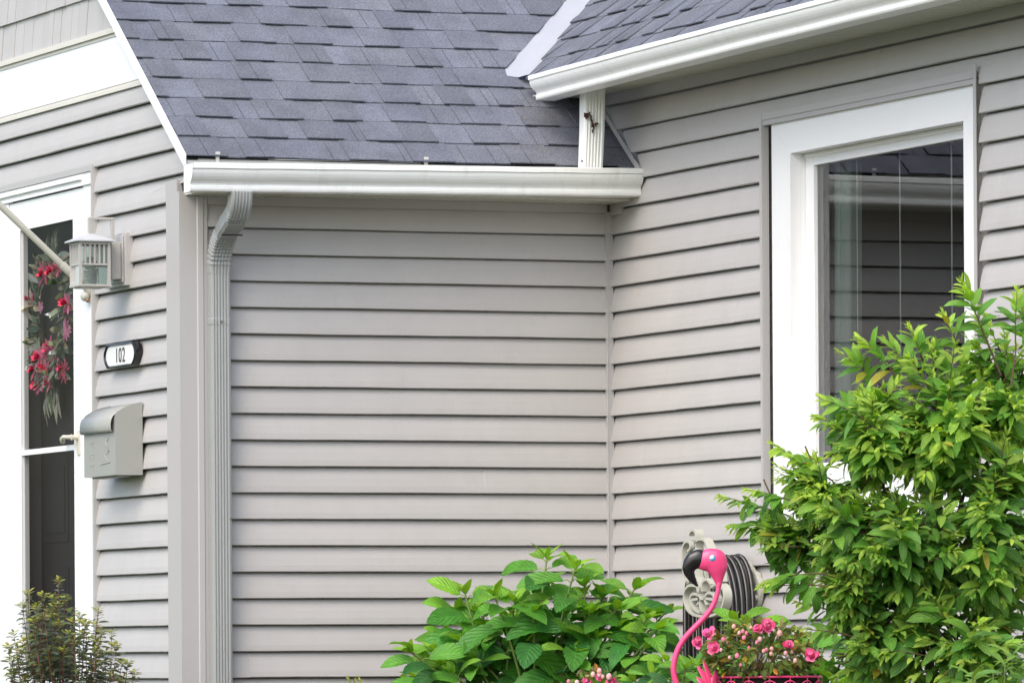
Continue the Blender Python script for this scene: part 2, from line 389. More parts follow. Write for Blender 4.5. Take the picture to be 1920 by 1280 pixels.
# --- downspouts
def ds_profile(w_, d_, ribs=5):
    p=[]; hw=w_/2; hd=d_/2; c=.010
    n=ribs*4; x0=-hw+c; x1=hw-c
    for i in range(n+1):
        x=x0+(x1-x0)*i/n; p.append((x, -hd + (.0026 if i%4 in (1,2) and 0<i<n else 0)))
    p += [(hw-.003,-hd+.003),(hw,-hd+c),(hw,hd-c),(hw-c,hd),(-hw+c,hd),(-hw,hd-c),(-hw,-hd+c),(-hw+.003,-hd+.003)]
    return p
DP = ds_profile(.080,.058)
def spout(path, name, mat, crimp, parent, prof=DP):
    P=[np.array(p,float) for p in path]; fr=[]
    for i in range(len(P)):
        t=P[min(i+1,len(P)-1)]-P[max(0,i-1)]; t/=np.linalg.norm(t); a=np.array([1.0,0,0]); b=np.cross(a,t)*-1
        if b[1]<0 and abs(t[2])>.5: b=-b
        fr.append((a,b))
    mb=MB(); mb.sweep(prof,P,fr,scale=crimp,smooth=False); return mb.build(name,mat,parent)
dx=-1.650
path=[]; sc=[]
def bez(a,b,c,d,n): return [((1-t)**3*a+3*(1-t)**2*t*b+3*(1-t)*t*t*c+t**3*d) for t in np.linspace(0,1,n)]
y1,y2=-.305,-.048
body = spout([(dx,y2,2.66),(dx,y2,2.48),(dx,y2,2.470),(dx,y2,2.466),(dx,y2,2.446),(dx,y2,2.442),(dx,y2,1.6),(dx,y2,.72)], 'downspout', GALV, [1,1,1,1.035,1.035,1,1,1], house)
pts = bez(np.array([dx,y1,2.935]),np.array([dx,y1,2.79]),np.array([dx,y2,2.85]),np.array([dx,y2,2.64]),96)
cr=[]
for i in range(96):
    u=i/95; cr.append((1.06 if u<.55 else 1.04)+(.05*(1 if i%4 in (0,1) else -.4) if (.22<u<.48 or .62<u<.94) else 0))
spout(pts,'elbow',GALV,cr,body)
mb=MB(); mb.obox(at(424,410,1)*0+np.array([dx-.0415,y1+.10,2.775]),(.083,0,0),(0,.002,.002),(0,-.004,.004)); mb.build('elbow_seam', DARK, body)
mb=MB(); mb.box((dx-.004,y2-.032,2.452),(dx+.004,y2-.0285,2.459)); mb.build('screw', JAMBM, body); mb=MB(); mb.box((dx+.028,y2-.031,1.70),(dx+.034,y2-.0285,1.706)); mb.build('screw', JAMBM, body)
ux=-.212
P=[np.array([ux+.012,-.295,3.375]),np.array([ux+.010,-.295,3.33]),np.array([ux+.004,-.302,3.2]),np.array([ux-.004,-.304,3.06]),np.array([ux-.006,-.304,3.022])]
ub = spout(P,'downspout',WHITE,[1.12,1.12,1.10,1.08,1.08],house)
mb=MB(); rg=random.Random(3)
for i,(px,py,h_) in enumerate(((1096,216,.018),(1099,218,.024),(1102,217,.020),(1105,214,.016),(1108,222,.022),(1110,232,.030),(1113,237,.022),(1117,234,.014),(1111,246,.014),(1120,232,.008),(1091,302,.008))):
    q=at(px,py,1.0); v=ray(px,py); tt=(-.339-CAM[1])/v[1]; q=CAM+v*tt
    mb.box((q[0]-.0022,-.3425,q[2]-h_/2),(q[0]+.0024,-.3375,q[2]+h_/2))
mb.build('rust_stain', RUST, ub)

# --- roofs
def clip_poly(poly, test):             # Sutherland-Hodgman against half plane test(u,v)>=0
    o=[]
    for i in range(len(poly)):
        a,b=poly[i],poly[(i+1)%len(poly)]; ta,tb=test(a),test(b)
        if ta>=0: o.append(a)
        if (ta>=0)!=(tb>=0):
            k=ta/(ta-tb); o.append((a[0]+(b[0]-a[0])*k,a[1]+(b[1]-a[1])*k))
    return o
def roof(to3, u0, u1, nc, e, seed, clips, wavy=.0022, base=(.150,.160,.188)):
    rg=random.Random(seed); mb=MB()
    def emit(poly, h0, h1, v0, vt, col, side=True, eavedrop=0):
        for c in clips(v0): poly=clip_poly(poly,c)
        if len(poly)<3: return
        ht=lambda p: h0+(h1-h0)*max(0,min(1,(p[1]-v0)/(vt-v0)))
        top=[to3(p[0],p[1],ht(p)) for p in poly]; n=len(top)
        bot=[to3(p[0],p[1],ht(p)-.0055 if p[1]<v0+.02 else ht(p)-.0045) for p in poly]
        mb.add(top+bot,[tuple(range(n))]+[(i,n+i,n+(i+1)%n,(i+1)%n) for i in range(n)],col)
    for c in range(nc):
        v0=c*e; ph=rg.uniform(0,6.28); ph2=rg.uniform(0,6.28); u=u0-rg.uniform(0,.3); hi=rg.random()<.5
        wv=lambda u_: wavy*(math.sin(u_*6+ph)+.7*math.sin(u_*15+ph2))
        while u<u1:
            wd=rg.uniform(.10,.20) if hi else rg.uniform(.07,.16)
            a,b=max(u,u0),min(u+wd,u1)
            if b-a>.004:
                tone=rg.gauss(1.0,.06)*( .95 if hi else 1.06); blu=1+rg.uniform(-.02,.03)
                col=(base[0]*tone,base[1]*tone,base[2]*tone*blu)
                j=rg.uniform(-.002,.002)
                nseg=max(1,int((b-a)/.08)); bt=[(a+(b-a)*i/nseg, v0+wv(a+(b-a)*i/nseg)+j) for i in range(nseg+1)]
                # lower (base) ply
                poly=bt+[(b,v0+e+.012),(a,v0+e+.012)]
                if hi:
                    emit(poly,.0135,.0045,v0,v0+e,col)
                else:
                    low=[(p[0],p[1]+.003) for p in bt]+[(b,v0+e+.012),(a,v0+e+.012)]
                    emit(low,.0065,.0015,v0,v0+e,col)
                # butt joint now and then
                if rg.random()<.28:
                    q=a+(b-a)*rg.uniform(.3,.7); hh=.0142 if hi else .0072
                    dc=tuple(x*.35 for x in col)
                    emit([(q,v0+.002),(q+.0022,v0+.002),(q+.0022,v0+e-.004),(q,v0+e-.004)],hh,(.0052 if hi else .0022),v0,v0+e,dc)
            u+=wd; hi=(not hi) if rg.random()<.85 else hi
    return mb
cB=math.cos(math.atan(PB)); sB=math.sin(math.atan(PB))
EY=-.262
toB=lambda u,v,h:(u, EY+v*cB-h*sB, ZB-.008+PB*EY+v*sB+h*cB)
nB=(0,-sB,cB)
# valley centre line in plan: ZB+PB*y = ZC+PC*x
vy=lambda x:(ZC-ZB+PC*x)/PB
def wB(off):   # left of the line through (-.344,.313)-(.142,.822) shifted
    p=np.array([-.344,.313]); q=np.array([.142,.822]); dn=q-p; nrm=np.array([-dn[1],dn[0]])/np.linalg.norm(dn)
    return lambda s: float((np.array([s[0], EY+s[1]*cB])-p)@nrm)-off
vB0=(.300-EY)/cB
def clipsB(v0): return [wB(.0)] if v0>vB0-.06 else [lambda s: -.006-s[0]]
mb=roof(toB,-1.850,3.3,33,.1485,5,clipsB)
mb.add([toB(-1.85,.0,-.004),toB(-.30,.0,-.004),toB(-.30,4.8,-.004),toB(-1.85,4.8,-.004)],[(0,1,2,3)],(.02,.02,.022))
mb.add([toB(-.30,.0,-.004),toB(-.002,.0,-.004),toB(-.002,.62,-.004),toB(-.30,.62,-.004)],[(0,1,2,3)],(.02,.02,.022))
mb.add([toB(-.30,.62,-.004),toB(3.4,.62,-.004),toB(3.4,4.8,-.004),toB(-.30,4.8,-.004)],[(0,1,2,3)],(.02,.02,.022))
mb.build('shingle_roof', SHING, house)
cC=math.cos(math.atan(PC)); sC=math.sin(math.atan(PC)); EX=-.305
toC=lambda u,v,h:(EX+v*cC-h*sC, u, ZC-.006+PC*EX+v*sC+h*cC)
r0=np.array(CAM)
def onC(px,py):
    d=ray(px,py); n=np.array([-PC,0,1.0]); t=(ZC-CAM@n)/(d@n); return CAM+d*t
qa,qb=onC(1001,134),onC(1107,0)
def wC(off):
    p=np.array([qa[0],qa[1]]); q=np.array([qb[0],qb[1]]); dn=q-p; nrm=np.array([dn[1],-dn[0]])/np.linalg.norm(dn)
    return lambda s: float((np.array([EX+s[1]*cC, s[0]])-p)@nrm)-off
mb=roof(toC,-6.0,4.2,26,.1485,9,lambda v0:[wC(.0)])
mb.add([toC(-6,.0,-.004),toC(qa[1],.0,-.004),toC(qa[1],3.8,-.004),toC(-6,3.8,-.004)],[(0,1,2,3)],(.02,.02,.022))
mb.build('shingle_roof', SHING, house)
# valley flashing: two leaves meeting at the valley crease
mb=MB()
xb,xt=-.284,2.7
c0=np.array([xb,vy(xb),ZC+PC*xb]); c1=np.array([xt,vy(xt),ZC+PC*xt])
lB=np.array([.142+.344,.822-.313]); lB/=np.linalg.norm(lB)
e0=np.array([-.350,.305,0]); e0[2]=ZB+PB*e0[1]; e1=np.array([e0[0]+lB[0]*4.05,e0[1]+lB[1]*4.05,0]); e1[2]=ZB+PB*e1[1]
f0=qa+(qa-qb)*.03; f1=qa+(qb-qa)*(2.75-qa[0])/(qb[0]-qa[0])
up=np.array([0,0,1.0])
nBv=np.array(nB); nCv=np.array([-sC,0,cC])
K=60
for (a0,a1,nn) in ((e0,e1,nBv),(f0,f1,nCv)):
    V=[];F=[]
    for i in range(K+1):
        t_=i/K; c=c0+(c1-c0)*t_+up*.006; e=a0+(a1-a0)*t_-nn*.002+nn*.001*math.sin(i*2.1)
        V+=[c,c+(e-c)*.5+nn*.0015*math.sin(i*1.3+1),e-(e-c)*.05*(.5+.5*math.sin(i*3.7))]
    for i in range(K): F+=[(3*i,3*i+1,3*i+4,3*i+3),(3*i+1,3*i+2,3*i+5,3*i+4)]
    mb.add(V,F)
mb.build('valley_flashing', FLASH, house)

# rake trim on the entrance gable
mb=MB()
def rake_board(x0,x1,top,bot,y0=-.262,y1=3.6):
    V=[]
    for y in (y0,y1):
        z=ZB+PB*y
        V+=[(x0,y,z-bot),(x1,y,z-bot),(x1,y,z-top),(x0,y,z-top)]
    mb.add(V,[(0,1,2,3),(7,6,5,4),(0,4,5,1),(1,5,6,2),(2,6,7,3),(3,7,4,0)])
rake_board(-1.862,-1.851,-.004,.034)
rake_board(-1.856,-1.845,.0345,.052,-.25)
mb.build('rake_trim', CLEAN, house)
mb=MB(); rake_board(-1.8445,XA-.003,.053,.060,-.20,3.6); mb.build('rake_soffit', SOFFIT, house)
mb=MB()
mb.obox((-1.845,-.2515,2.965),(.045,0,0),(0,.012,0),(0,0,.09)); mb.build('rake_return', CREAM, house)
# J trim running down the window wall along the low roof
mb=MB(); dvec=np.array([0,-1,-PB])/math.sqrt(1+PB*PB); nv=np.array([0,-PB,1])/math.sqrt(1+PB*PB)
st=np.array([-.024,.085,ZB+.085*PB+.015])
L=(.345+.085)*math.sqrt(1+PB*PB)
for a,b in ((0,.47),(.475,.83),(.83,1.0)):
    mb.obox(st+dvec*L*a+np.array([-.001 if a==.475 else 0,0,0]), dvec*L*(b-a), np.array([.003,0,0]), nv*.024)
    mb.obox(st+dvec*L*a+np.array([.003,0,0]), dvec*L*(b-a), np.array([.015,0,0]), nv*.003)
mb.build('step_flashing_trim', TRIM, house)

# --- gable band, mouldings and shake panel on the entrance wall
def rkq(mb, z0, z1, d0, d1, pad=.03):
    ys=lambda z:(z-ZB+pad)/PB
    a=[(XA-d1,ys(z0),z0),(XA-d1,3.6,z0),(XA-d1,3.6,z1),(XA-d1,ys(z1),z1)]; b=[(XA-d0,p[1],p[2]) for p in a]
    mb.add(a+b,[(0,1,2,3),(7,6,5,4),(0,4,5,1),(1,5,6,2),(2,6,7,3),(3,7,4,0)])
mb=MB(); rkq(mb,3.428,3.620,0,.012); mb.build('gable_band', CLEAN, house)
mb=MB(); rkq(mb,3.6205,3.634,0,.016); rkq(mb,3.6345,3.655,0,.026); mb.build('moulding', CREAM, house)
mb=MB(); rkq(mb,3.402,3.416,0,.018); rkq(mb,3.4165,3.4275,0,.009); mb.build('moulding', CREAM, house)
mb=MB(); rg=random.Random(21)
for c in range(14):
    z0=3.6555+c*.149; z1=z0+.149; y=(z0-ZB)/PB-.1
    while y<3.6:
        wd=rg.uniform(.045,.15); dd=rg.uniform(-.0015,.0015); tn=1+rg.uniform(-.03,.03)
        ya=max(y,(z0-ZB+.02)/PB); yb=y+wd-.003
        if yb>ya+.005:
            yt=(z1-ZB+.03)/PB; yc=max(ya,yt)
            if yc>yb: y+=wd; continue
            V=[(XA-.016+dd,ya,z0),(XA-.016+dd,yb,z0),(XA-.004+dd,yb,z1),(XA-.004+dd,yc,z1),(XA,ya,z0),(XA,yb,z0),(XA+.004,yb,z1),(XA+.004,yc,z1)]
            mb.add(V,[(0,1,2,3),(0,4,5,1),(1,5,6,2),(3,7,4,0)],(tn,tn,tn))
        y+=wd
mb.add([(XA-.001,.62,3.64),(XA-.001,3.6,3.64),(XA-.001,3.6,5.7),(XA-.001,.62,3.65)],[(0,1,2,3)],(.6,.6,.6))
mb.build('shake_siding', VINYL_A, house)

# --- the window
wy0,wy1,wz0,wz1=-1.575,-3.325,1.690,3.128
iy0,iy1,iz1=-1.742,-3.213,3.010
mb=MB()
def quadcase(mb,x0,x1):
    O=[(wy0,wz1),(wy1,wz1),(wy1,wz0),(wy0,wz0)]; I=[(iy0,iz1),(iy1,iz1),(iy1,1.80),(iy0,1.80)]
    for i in range(4):
        j=(i+1)%4; g=.0006
        a=[O[i],O[j],I[j],I[i]]; cy=sum(p[0] for p in a)/4; czz=sum(p[1] for p in a)/4
        a=[(cy+(p[0]-cy)*(1-g),czz+(p[1]-czz)*(1-g)) for p in a]
        V=[(x0,*p) for p in a]+[(x1,*p) for p in a]
        mb.add(V,[(0,1,2,3),(7,6,5,4),(0,4,5,1),(1,5,6,2),(2,6,7,3),(3,7,4,0)])
quadcase(mb,-.012,.03)
win=mb.build('window', CLEAN, house)
mb=MB()      # reveal lining
mb.box((.0305,iy0+.012,1.80),(.085,iy0,3.022)); mb.box((.0305,iy1,1.80),(.085,iy1-.012,3.022)); mb.box((.0305,iy0-.0005,iz1),(.085,iy1+.0005,3.022))
mb.build('reveal', CLEAN, win)
mb=MB()      # sash
mb.box((.050,iy0-.001,1.79),(.090,-1.812,3.009)); mb.box((.050,iy1+.001,1.79),(.090,-3.150,3.009)); mb.box((.0505,-1.8125,2.962),(.090,-3.1495,3.0085)); mb.box((.0505,-1.8125,1.79),(.090,-3.1495,1.87))
mb.box((.044,-1.7425,2.992),(.0495,-3.2125,3.0095))
bevel(mb.build('sash', CLEAN, win),.003)
mb=MB(); mb.add([(.066,-1.812,1.87),(.066,-3.15,1.87),(.066,-3.15,2.962),(.066,-1.812,2.962)],[(0,1,2,3)])
mb.build('pane', GLASS, win)
mb=MB()
mb.box((-.04,wy0+.02,1.655),(.03,wy1-.02,1.6895)); bevel(mb.build('sill', CLEAN, win),.003)
mb=MB()      # J channel round the casing
mb.box((-.030,wy0+.052,1.65),(-.027,wy0+.074,3.172)); mb.box((-.0265,wy0+.050,1.65),(-.002,wy0+.053,3.1465))
mb.box((-.027,wy0+.0485,3.147),(-.030,wy1-.022,3.172)); mb.box((-.0265,wy0+.049,3.128),(-.002,wy1-.0005,3.1465))
mb.box((-.030,wy1-.003,1.65),(-.002,wy1-.006,3.172)); mb.box((-.0305,wy1-.0065,1.65),(-.0275,wy1-.026,3.195))
mb.build('window_channel', TRIM, win)
for y in [onx(p,450,.13)[1] for p in (1608,1688,1785)]:
    mb=MB(); mb.tube([(.13,y,1.6),(.13,y,2.98)],.0028,6); mb.build('blind_cord', CORD, win)
mb=MB(); n=60; V=[]
for i in range(n+1):
    y=-1.72-.16*i/n; d=.17+.030*math.sin(i*.75)+.012*math.sin(i*1.9)
    V+=[(d,y,1.5),(d+.01,y,3.1)]
mb.add(V,[(2*i,2*i+2,2*i+3,2*i+1) for i in range(n)],smooth=True); mb.build('curtain', CURT, win)
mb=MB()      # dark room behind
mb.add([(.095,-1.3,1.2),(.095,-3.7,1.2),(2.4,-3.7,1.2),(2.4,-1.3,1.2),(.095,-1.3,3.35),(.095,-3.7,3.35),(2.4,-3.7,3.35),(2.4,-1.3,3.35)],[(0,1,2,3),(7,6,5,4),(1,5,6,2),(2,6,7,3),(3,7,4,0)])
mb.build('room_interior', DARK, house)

# --- the door
mb=MB()
X=XA
mb.box((X-.022,1.072,.95),(X-.001,1.188,3.112)); mb.box((X-.022,2.205,.95),(X-.001,2.40,3.112)); mb.box((X-.0225,1.1885,3.072),(X-.001,2.2045,3.1115))
mb.box((X-.030,1.075,3.060),(X-.0228,2.40,3.0715)); mb.box((X-.036,1.20,3.085),(X-.0228,2.40,3.100))
bevel(mb.build('door_casing', CLEAN, house),.002)
mb=MB()
mb.box((X-.026,1.0525,.95),(X-.001,1.0555,3.135)); mb.box((X-.0262,1.054,3.1355),(X-.001,2.42,3.138)); mb.box((X-.028,1.054,3.1125),(X-.0235,2.42,3.1352)); mb.box((X-.028,1.056,.95),(X-.0245,1.0715,3.112))
mb.build('door_channel', TRIM, house)
mb=MB()
mb.box((X-.018,1.192,.95),(X+.014,1.328,3.056)); mb.box((X-.018,2.050,.95),(X+.014,2.200,3.056)); mb.box((X-.0178,1.3285,2.938),(X+.014,2.0495,3.0555)); mb.box((X-.0178,1.3285,.95),(X+.014,2.0495,1.10))
mb.box((X-.021,1.318,1.10),(X-.0181,1.330,2.946)); mb.box((X-.021,2.048,1.10),(X-.0181,2.060,2.946)); mb.box((X-.021,1.3305,2.936),(X-.0181,2.0475,2.946))
storm=bevel(mb.build('storm_door', CLEAN, house),.002)
mb=MB(); mb.box((X-.0175,1.329,2.011),(X+.004,2.049,2.033)); mb.build('mid_rail', CLEAN, storm)
mb=MB(); mb.add([(X-.006,1.329,1.10),(X-.006,2.049,1.10),(X-.006,2.049,2.0105),(X-.006,1.329,2.0105)],[(0,1,2,3)]); mb.build('pane', SCREEN, storm)
mb=MB(); mb.add([(X-.006,1.329,2.0335),(X-.006,2.049,2.0335),(X-.006,2.049,2.9375),(X-.006,1.329,2.9375)],[(0,1,2,3)]); mb.build('pane', SCREEN, storm)
mb=MB(); hy=1.275; hz=2.060
mb.box((X-.024,hy-.02,hz-.07),(X-.0185,hy+.012,hz+.025)); mb.tube([(X-.02,hy,hz),(X-.045,hy,hz),(X-.050,hy,hz)],[.012,.010,.013],10)
mb.tube([(X-.046,hy-.005,hz),(X-.050,hy+.05,hz+.002),(X-.050,hy+.10,hz+.004),(X-.044,hy+.135,hz-.004),(X-.038,hy+.150,hz-.014)],[.010,.0085,.009,.012,.010],10)
mb.build('handle', paint('almond handle',(.62,.58,.48),.4), storm)
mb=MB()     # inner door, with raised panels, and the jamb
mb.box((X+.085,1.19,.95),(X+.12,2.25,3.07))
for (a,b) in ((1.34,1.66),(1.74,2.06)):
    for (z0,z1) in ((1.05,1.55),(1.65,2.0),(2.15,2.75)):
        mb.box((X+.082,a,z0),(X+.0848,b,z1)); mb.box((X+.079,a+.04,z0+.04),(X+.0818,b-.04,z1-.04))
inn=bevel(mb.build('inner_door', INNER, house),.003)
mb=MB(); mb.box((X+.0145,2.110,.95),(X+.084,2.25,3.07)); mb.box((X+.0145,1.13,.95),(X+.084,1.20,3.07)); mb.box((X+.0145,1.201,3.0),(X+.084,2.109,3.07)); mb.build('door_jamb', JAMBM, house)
mb=MB(); mb.box((X-.05,1.0,.60),(X+.13,2.6,.949)); mb.build('door_step', paint('concrete',(.35,.34,.32),.9,.15,.5,40), house)
#==OBJECTS==
# ------------------------------------------------------------------ leaves in bulk
def lerp(a,b,t): return tuple(x+(y-x)*t for x,y in zip(a,b))
def unit(v):
    v=np.asarray(v,float); return v/(np.linalg.norm(v,axis=-1,keepdims=True)+1e-9)
def leaf_mesh(name, mat, parent, L, nst=6, shape='ovate', serr=0.0, petiole=0.0):
    """L: list of (base, dir, normal, length, width, fold, curl, colour)."""
    if not L: return None
    base=np.array([l[0] for l in L],float)-np.array(parent['base_xyz'][:])
    d=unit(np.array([l[1] for l in L])); nr=np.array([l[2] for l in L],float)
    nr=unit(nr-d*np.sum(nr*d,1,keepdims=True)); sd=np.cross(d,nr)
    ln=np.array([l[3] for l in L])[:,None]; wd=np.array([l[4] for l in L])[:,None]
    fo=np.array([l[5] for l in L])[:,None]; cu=np.array([l[6] for l in L])[:,None]
    col=np.array([l[7] for l in L],np.float32); n=len(L)
    ts=np.linspace(0,1,nst+1); V=[];UV=[]
    rng=np.random.default_rng(len(L)); ph=rng.uniform(0,6.28,(n,1)); tw=rng.uniform(-.35,.35,(n,1))
    for k,t in enumerate(ts):
        if shape=='ovate': w=(t**.62)*((1-t)**.80)*1.72
        elif shape=='lance': w=(t**.75)*((1-t)**.85)*1.75
        elif shape=='round': w=(max(t,0)**.5)*((1-t)**.32)*1.30
        else: w=(t**1.0)*((1-t)**.5)*2.1          # obovate
        w=min(w,1.0)
        kk=np.where(np.abs(cu)<1e-3,1e-3,cu)
        ang=kk*t
        p=base+d*(ln*np.sin(ang)/kk)+nr*(-ln*(1-np.cos(ang))/kk)
        nn=nr*np.cos(ang)+d*np.sin(ang)
        se=1+serr*(1 if k%2 else -1)
        tt=tw*t; s2=sd*np.cos(tt)+nn*np.sin(tt)
        wav=.10*np.sin(ph+t*7)
        for sgn in (-1,0,1):
            V.append(p+s2*(sgn*wd*w*.5*se)+nn*(abs(sgn)*wd*w*.5*(fo+sgn*wav)))
            UV.append((sgn*1.0,t))
    V=np.stack(V,1); m=V.shape[1]
    fl=[]
    for k in range(nst):
        a=k*3
        fl+=[(a,a+1,a+4,a+3),(a+1,a+2,a+5,a+4)]
    fl=np.array(fl); F=(np.arange(n)[:,None,None]*m+fl[None]).reshape(-1,4)
    me=bpy.data.meshes.new(name)
    me.vertices.add(n*m); me.vertices.foreach_set('co',V.reshape(-1).astype(np.float32))
    me.loops.add(F.size); me.loops.foreach_set('vertex_index',F.reshape(-1).astype(np.int32))
    me.polygons.add(len(F)); me.polygons.foreach_set('loop_start',np.arange(0,F.size,4,dtype=np.int32)); me.polygons.foreach_set('loop_total',np.full(len(F),4,np.int32))
    me.polygons.foreach_set('use_smooth',np.ones(len(F),bool))
    me.update(calc_edges=True); me.validate()
    ca=me.color_attributes.new('tint','FLOAT_COLOR','POINT'); c4=np.ones((n,m,4),np.float32); c4[:,:,:3]=col[:,None,:]
    ca.data.foreach_set('color',c4.reshape(-1))
    uvl=me.uv_layers.new(name='leaf'); uva=np.tile(np.array(UV,np.float32)[None],(n,1,1)).reshape(-1,2)
    uvl.data.foreach_set('uv',uva[F.reshape(-1)].reshape(-1))
    me.materials.append(mat)
    o=bpy.data.objects.new(name,me); COL.objects.link(o); o.parent=parent; o['base_xyz']=list(parent['base_xyz'][:]); return o
def rv(s=1.0): return RNG.normal(0,s,3)
def jitter(c, a=.12, rg=random):
    k=1+rg.uniform(-a,a); return (max(0,c[0]*k*(1+rg.uniform(-a,a)*.6)),max(0,c[1]*k),max(0,c[2]*k*(1+rg.uniform(-a,a))))
TOCAM=-FWD

# ------------------------------------------------------------------ lantern by the door
lx,ly=-1.945,.640
lamp=thing('wall_lantern','grey square porch lantern with slatted glass sides on a mounting block by the door','lantern',(XA-.03,ly,2.70))
mb=MB(); mb.box((XA-.040,.600,2.630),(XA-.004,.85,2.838)); mb.box((XA-.046,.612,2.642),(XA-.0405,.838,2.826)); bevel(mb.build('mounting_block',TRIM,lamp),.003)
mb=MB(); mb.box((XA-.088,.628,2.655),(XA-.0465,.735,2.800)); bevel(mb.build('backplate',LAMPM,lamp),.003)
mb=MB(); mb.ball((XA-.089,.665,2.725),.0035); mb.build('screw',LAMPT,lamp)
mb=MB(); mb.box((lx-.008,ly-.008,2.826),(lx+.008,ly+.008,2.886)); mb.box((lx-.008,ly-.0075,2.8862),(-1.845,ly+.0075,2.8965)); mb.box((-1.861,ly-.0073,2.795),(-1.846,ly+.0073,2.886))
mb.box((lx+.058,ly-.012,2.66),(XA-.0882,ly+.012,2.79)); bevel(mb.build('arm',LAMPM,lamp),.002)
mb=MB()
def pyr(mb,h0,z0,h1,z1):
    V=[(lx+a*h0,ly+b*h0,z0) for a,b in ((-1,-1),(1,-1),(1,1),(-1,1))]+[(lx+a*h1,ly+b*h1,z1) for a,b in ((-1,-1),(1,-1),(1,1),(-1,1))]
    mb.add(V,[(3,2,1,0),(4,5,6,7)]+[(i,(i+1)%4,4+(i+1)%4,4+i) for i in range(4)])
pyr(mb,.080,2.797,.080,2.803); pyr(mb,.079,2.8031,.030,2.824); pyr(mb,.022,2.8241,.018,2.830)
bevel(mb.build('roof_cap',LAMPT,lamp),.002)
mb=MB(); hb=.058
for a in (-1,1):
    for b in (-1,1): mb.box((lx+a*hb-.0055,ly+b*hb-.0055,2.631),(lx+a*hb+.0055,ly+b*hb+.0055,2.7965))
pyr(mb,.066,2.623,.066,2.6308); pyr(mb,.045,2.617,.060,2.6228)
for a in (-1,1):
    mb.box((lx+a*hb-.003,ly-hb+.006,2.706),(lx+a*hb+.003,ly+hb-.006,2.7125)); mb.box((lx-hb+.006,ly+a*hb-.003,2.706),(lx+hb-.006,ly+a*hb+.003,2.7125))
    mb.box((lx+a*hb-.003,ly-hb+.006,2.786),(lx+a*hb+.003,ly+hb-.006,2.7962)); mb.box((lx-hb+.006,ly+a*hb-.003,2.786),(lx+hb-.006,ly+a*hb+.003,2.7962))
mb.build('lantern_frame',LAMPM,lamp)
mb=MB()
for i in range(1,6):
    q=-hb+i*(2*hb)/6
    for a in (-1,1):
        mb.box((lx+a*hb-.0025,ly+q-.0035,2.713),(lx+a*hb+.0025,ly+q+.0035,2.7855)); mb.box((lx+q-.0035,ly+a*hb-.0025,2.713),(lx+q+.0035,ly+a*hb+.0025,2.7855))
mb.build('grille',LAMPM,lamp)
mb=MB(); h2=hb-.006
for a in (-1,1):
    mb.add([(lx+a*h2,ly-h2,2.632),(lx+a*h2,ly+h2,2.632),(lx+a*h2,ly+h2,2.796),(lx+a*h2,ly-h2,2.796)],[(0,1,2,3)])
    mb.add([(lx-h2,ly+a*h2,2.632),(lx+h2,ly+a*h2,2.632),(lx+h2,ly+a*h2,2.796),(lx-h2,ly+a*h2,2.796)],[(0,1,2,3)])
mb.build('glass_panel',LGLASS,lamp)
mb=MB(); mb.ball((lx,ly,2.715),.028,16,10); mb.tube([(lx,ly,2.632),(lx,ly,2.64),(lx,ly,2.70)],[.02,.021,.016],14)
for i in range(6): mb.tube([(lx+.024*math.cos(t),ly+.024*math.sin(t),2.642+i*.008+.004*t/6.28) for t in np.linspace(0,6.28,14)],.0032,6)
mb.build('bulb',GLAM,lamp)

# ------------------------------------------------------------------ house number plaque
pq=thing('house_number_plaque','black framed white plaque with the number 102 on the siding','plaque',(XA-.02,.657,2.36))
def barrel(hw,hh,b):
    P=[(-hw+b*1.0,hh),(hw-b*1.0,hh)]
    for t in np.linspace(0,1,9)[1:-1]:
        z=hh*(1-2*t); e=math.sin(math.pi*t)**.8; P.append((hw-b+b*e,z))
    P+=[(hw-b,-hh),(-hw+b,-hh)]
    for t in np.linspace(0,1,9)[1:-1]:
        z=-hh*(1-2*t); e=math.sin(math.pi*t)**.8; P.append((-hw+b-b*e,z))
    return P
def slab(mb,poly,x0,x1):
    n=len(poly); V=[(x0,.657-a,2.36+b) for a,b in poly]+[(x1,.657-a,2.36+b) for a,b in poly]
    mb.add(V,[tuple(range(n)),tuple(range(n,2*n))[::-1]]+[(i,n+i,n+(i+1)%n,(i+1)%n) for i in range(n)])
mb=MB(); n_o=barrel(.200,.047,.038); n_i=barrel(.184,.037,.036); m=len(n_o)
for (pa,pb,x0,x1) in ((n_o,n_i,XA-.046,XA-.016),):
    V=[(x0,.657-a,2.36+b) for a,b in pa]+[(x0-.004,.657-a,2.36+b) for a,b in [lerp(p,q,.5) for p,q in zip(pa,pb)]]+[(x0+.004,.657-a,2.36+b) for a,b in pb]+[(x1,.657-a,2.36+b) for a,b in pa]
    mb.add(V,[(k*m+i,k*m+(i+1)%m,(k+1)*m+(i+1)%m,(k+1)*m+i) for k in range(2) for i in range(m)]+[(i,3*m+i,3*m+(i+1)%m,(i+1)%m) for i in range(m)]+[tuple(range(3*m,4*m))])
mb.build('plaque_frame',BLACK,pq)
mb=MB(); slab(mb,barrel(.1845,.0375,.036),XA-.0425,XA-.036); mb.build('number_plate',PLATE,pq)
fc=bpy.data.curves.new('digits','FONT'); fc.body='102'; fc.size=.082; fc.extrude=.0008; fc.align_x='CENTER'; fc.align_y='CENTER'; fc.space_character=1.12
to=bpy.data.objects.new('digits_src',fc); COL.objects.link(to)
dg=bpy.context.evaluated_depsgraph_get(); me=bpy.data.meshes.new_from_object(to.evaluated_get(dg)); bpy.data.objects.remove(to)
me.name='house_number'
cx0=[v.co.x for v in me.vertices]; cy0=[v.co.y for v in me.vertices]; mx_=(min(cx0)+max(cx0))/2; my_=(min(cy0)+max(cy0))/2
for v in me.vertices:
    x,y,z=v.co; v.co=(XA-.0435-z-(XA-.02),-(x-mx_)*.95-.006,(y-my_))
me.materials.clear(); me.materials.append(BLACK)
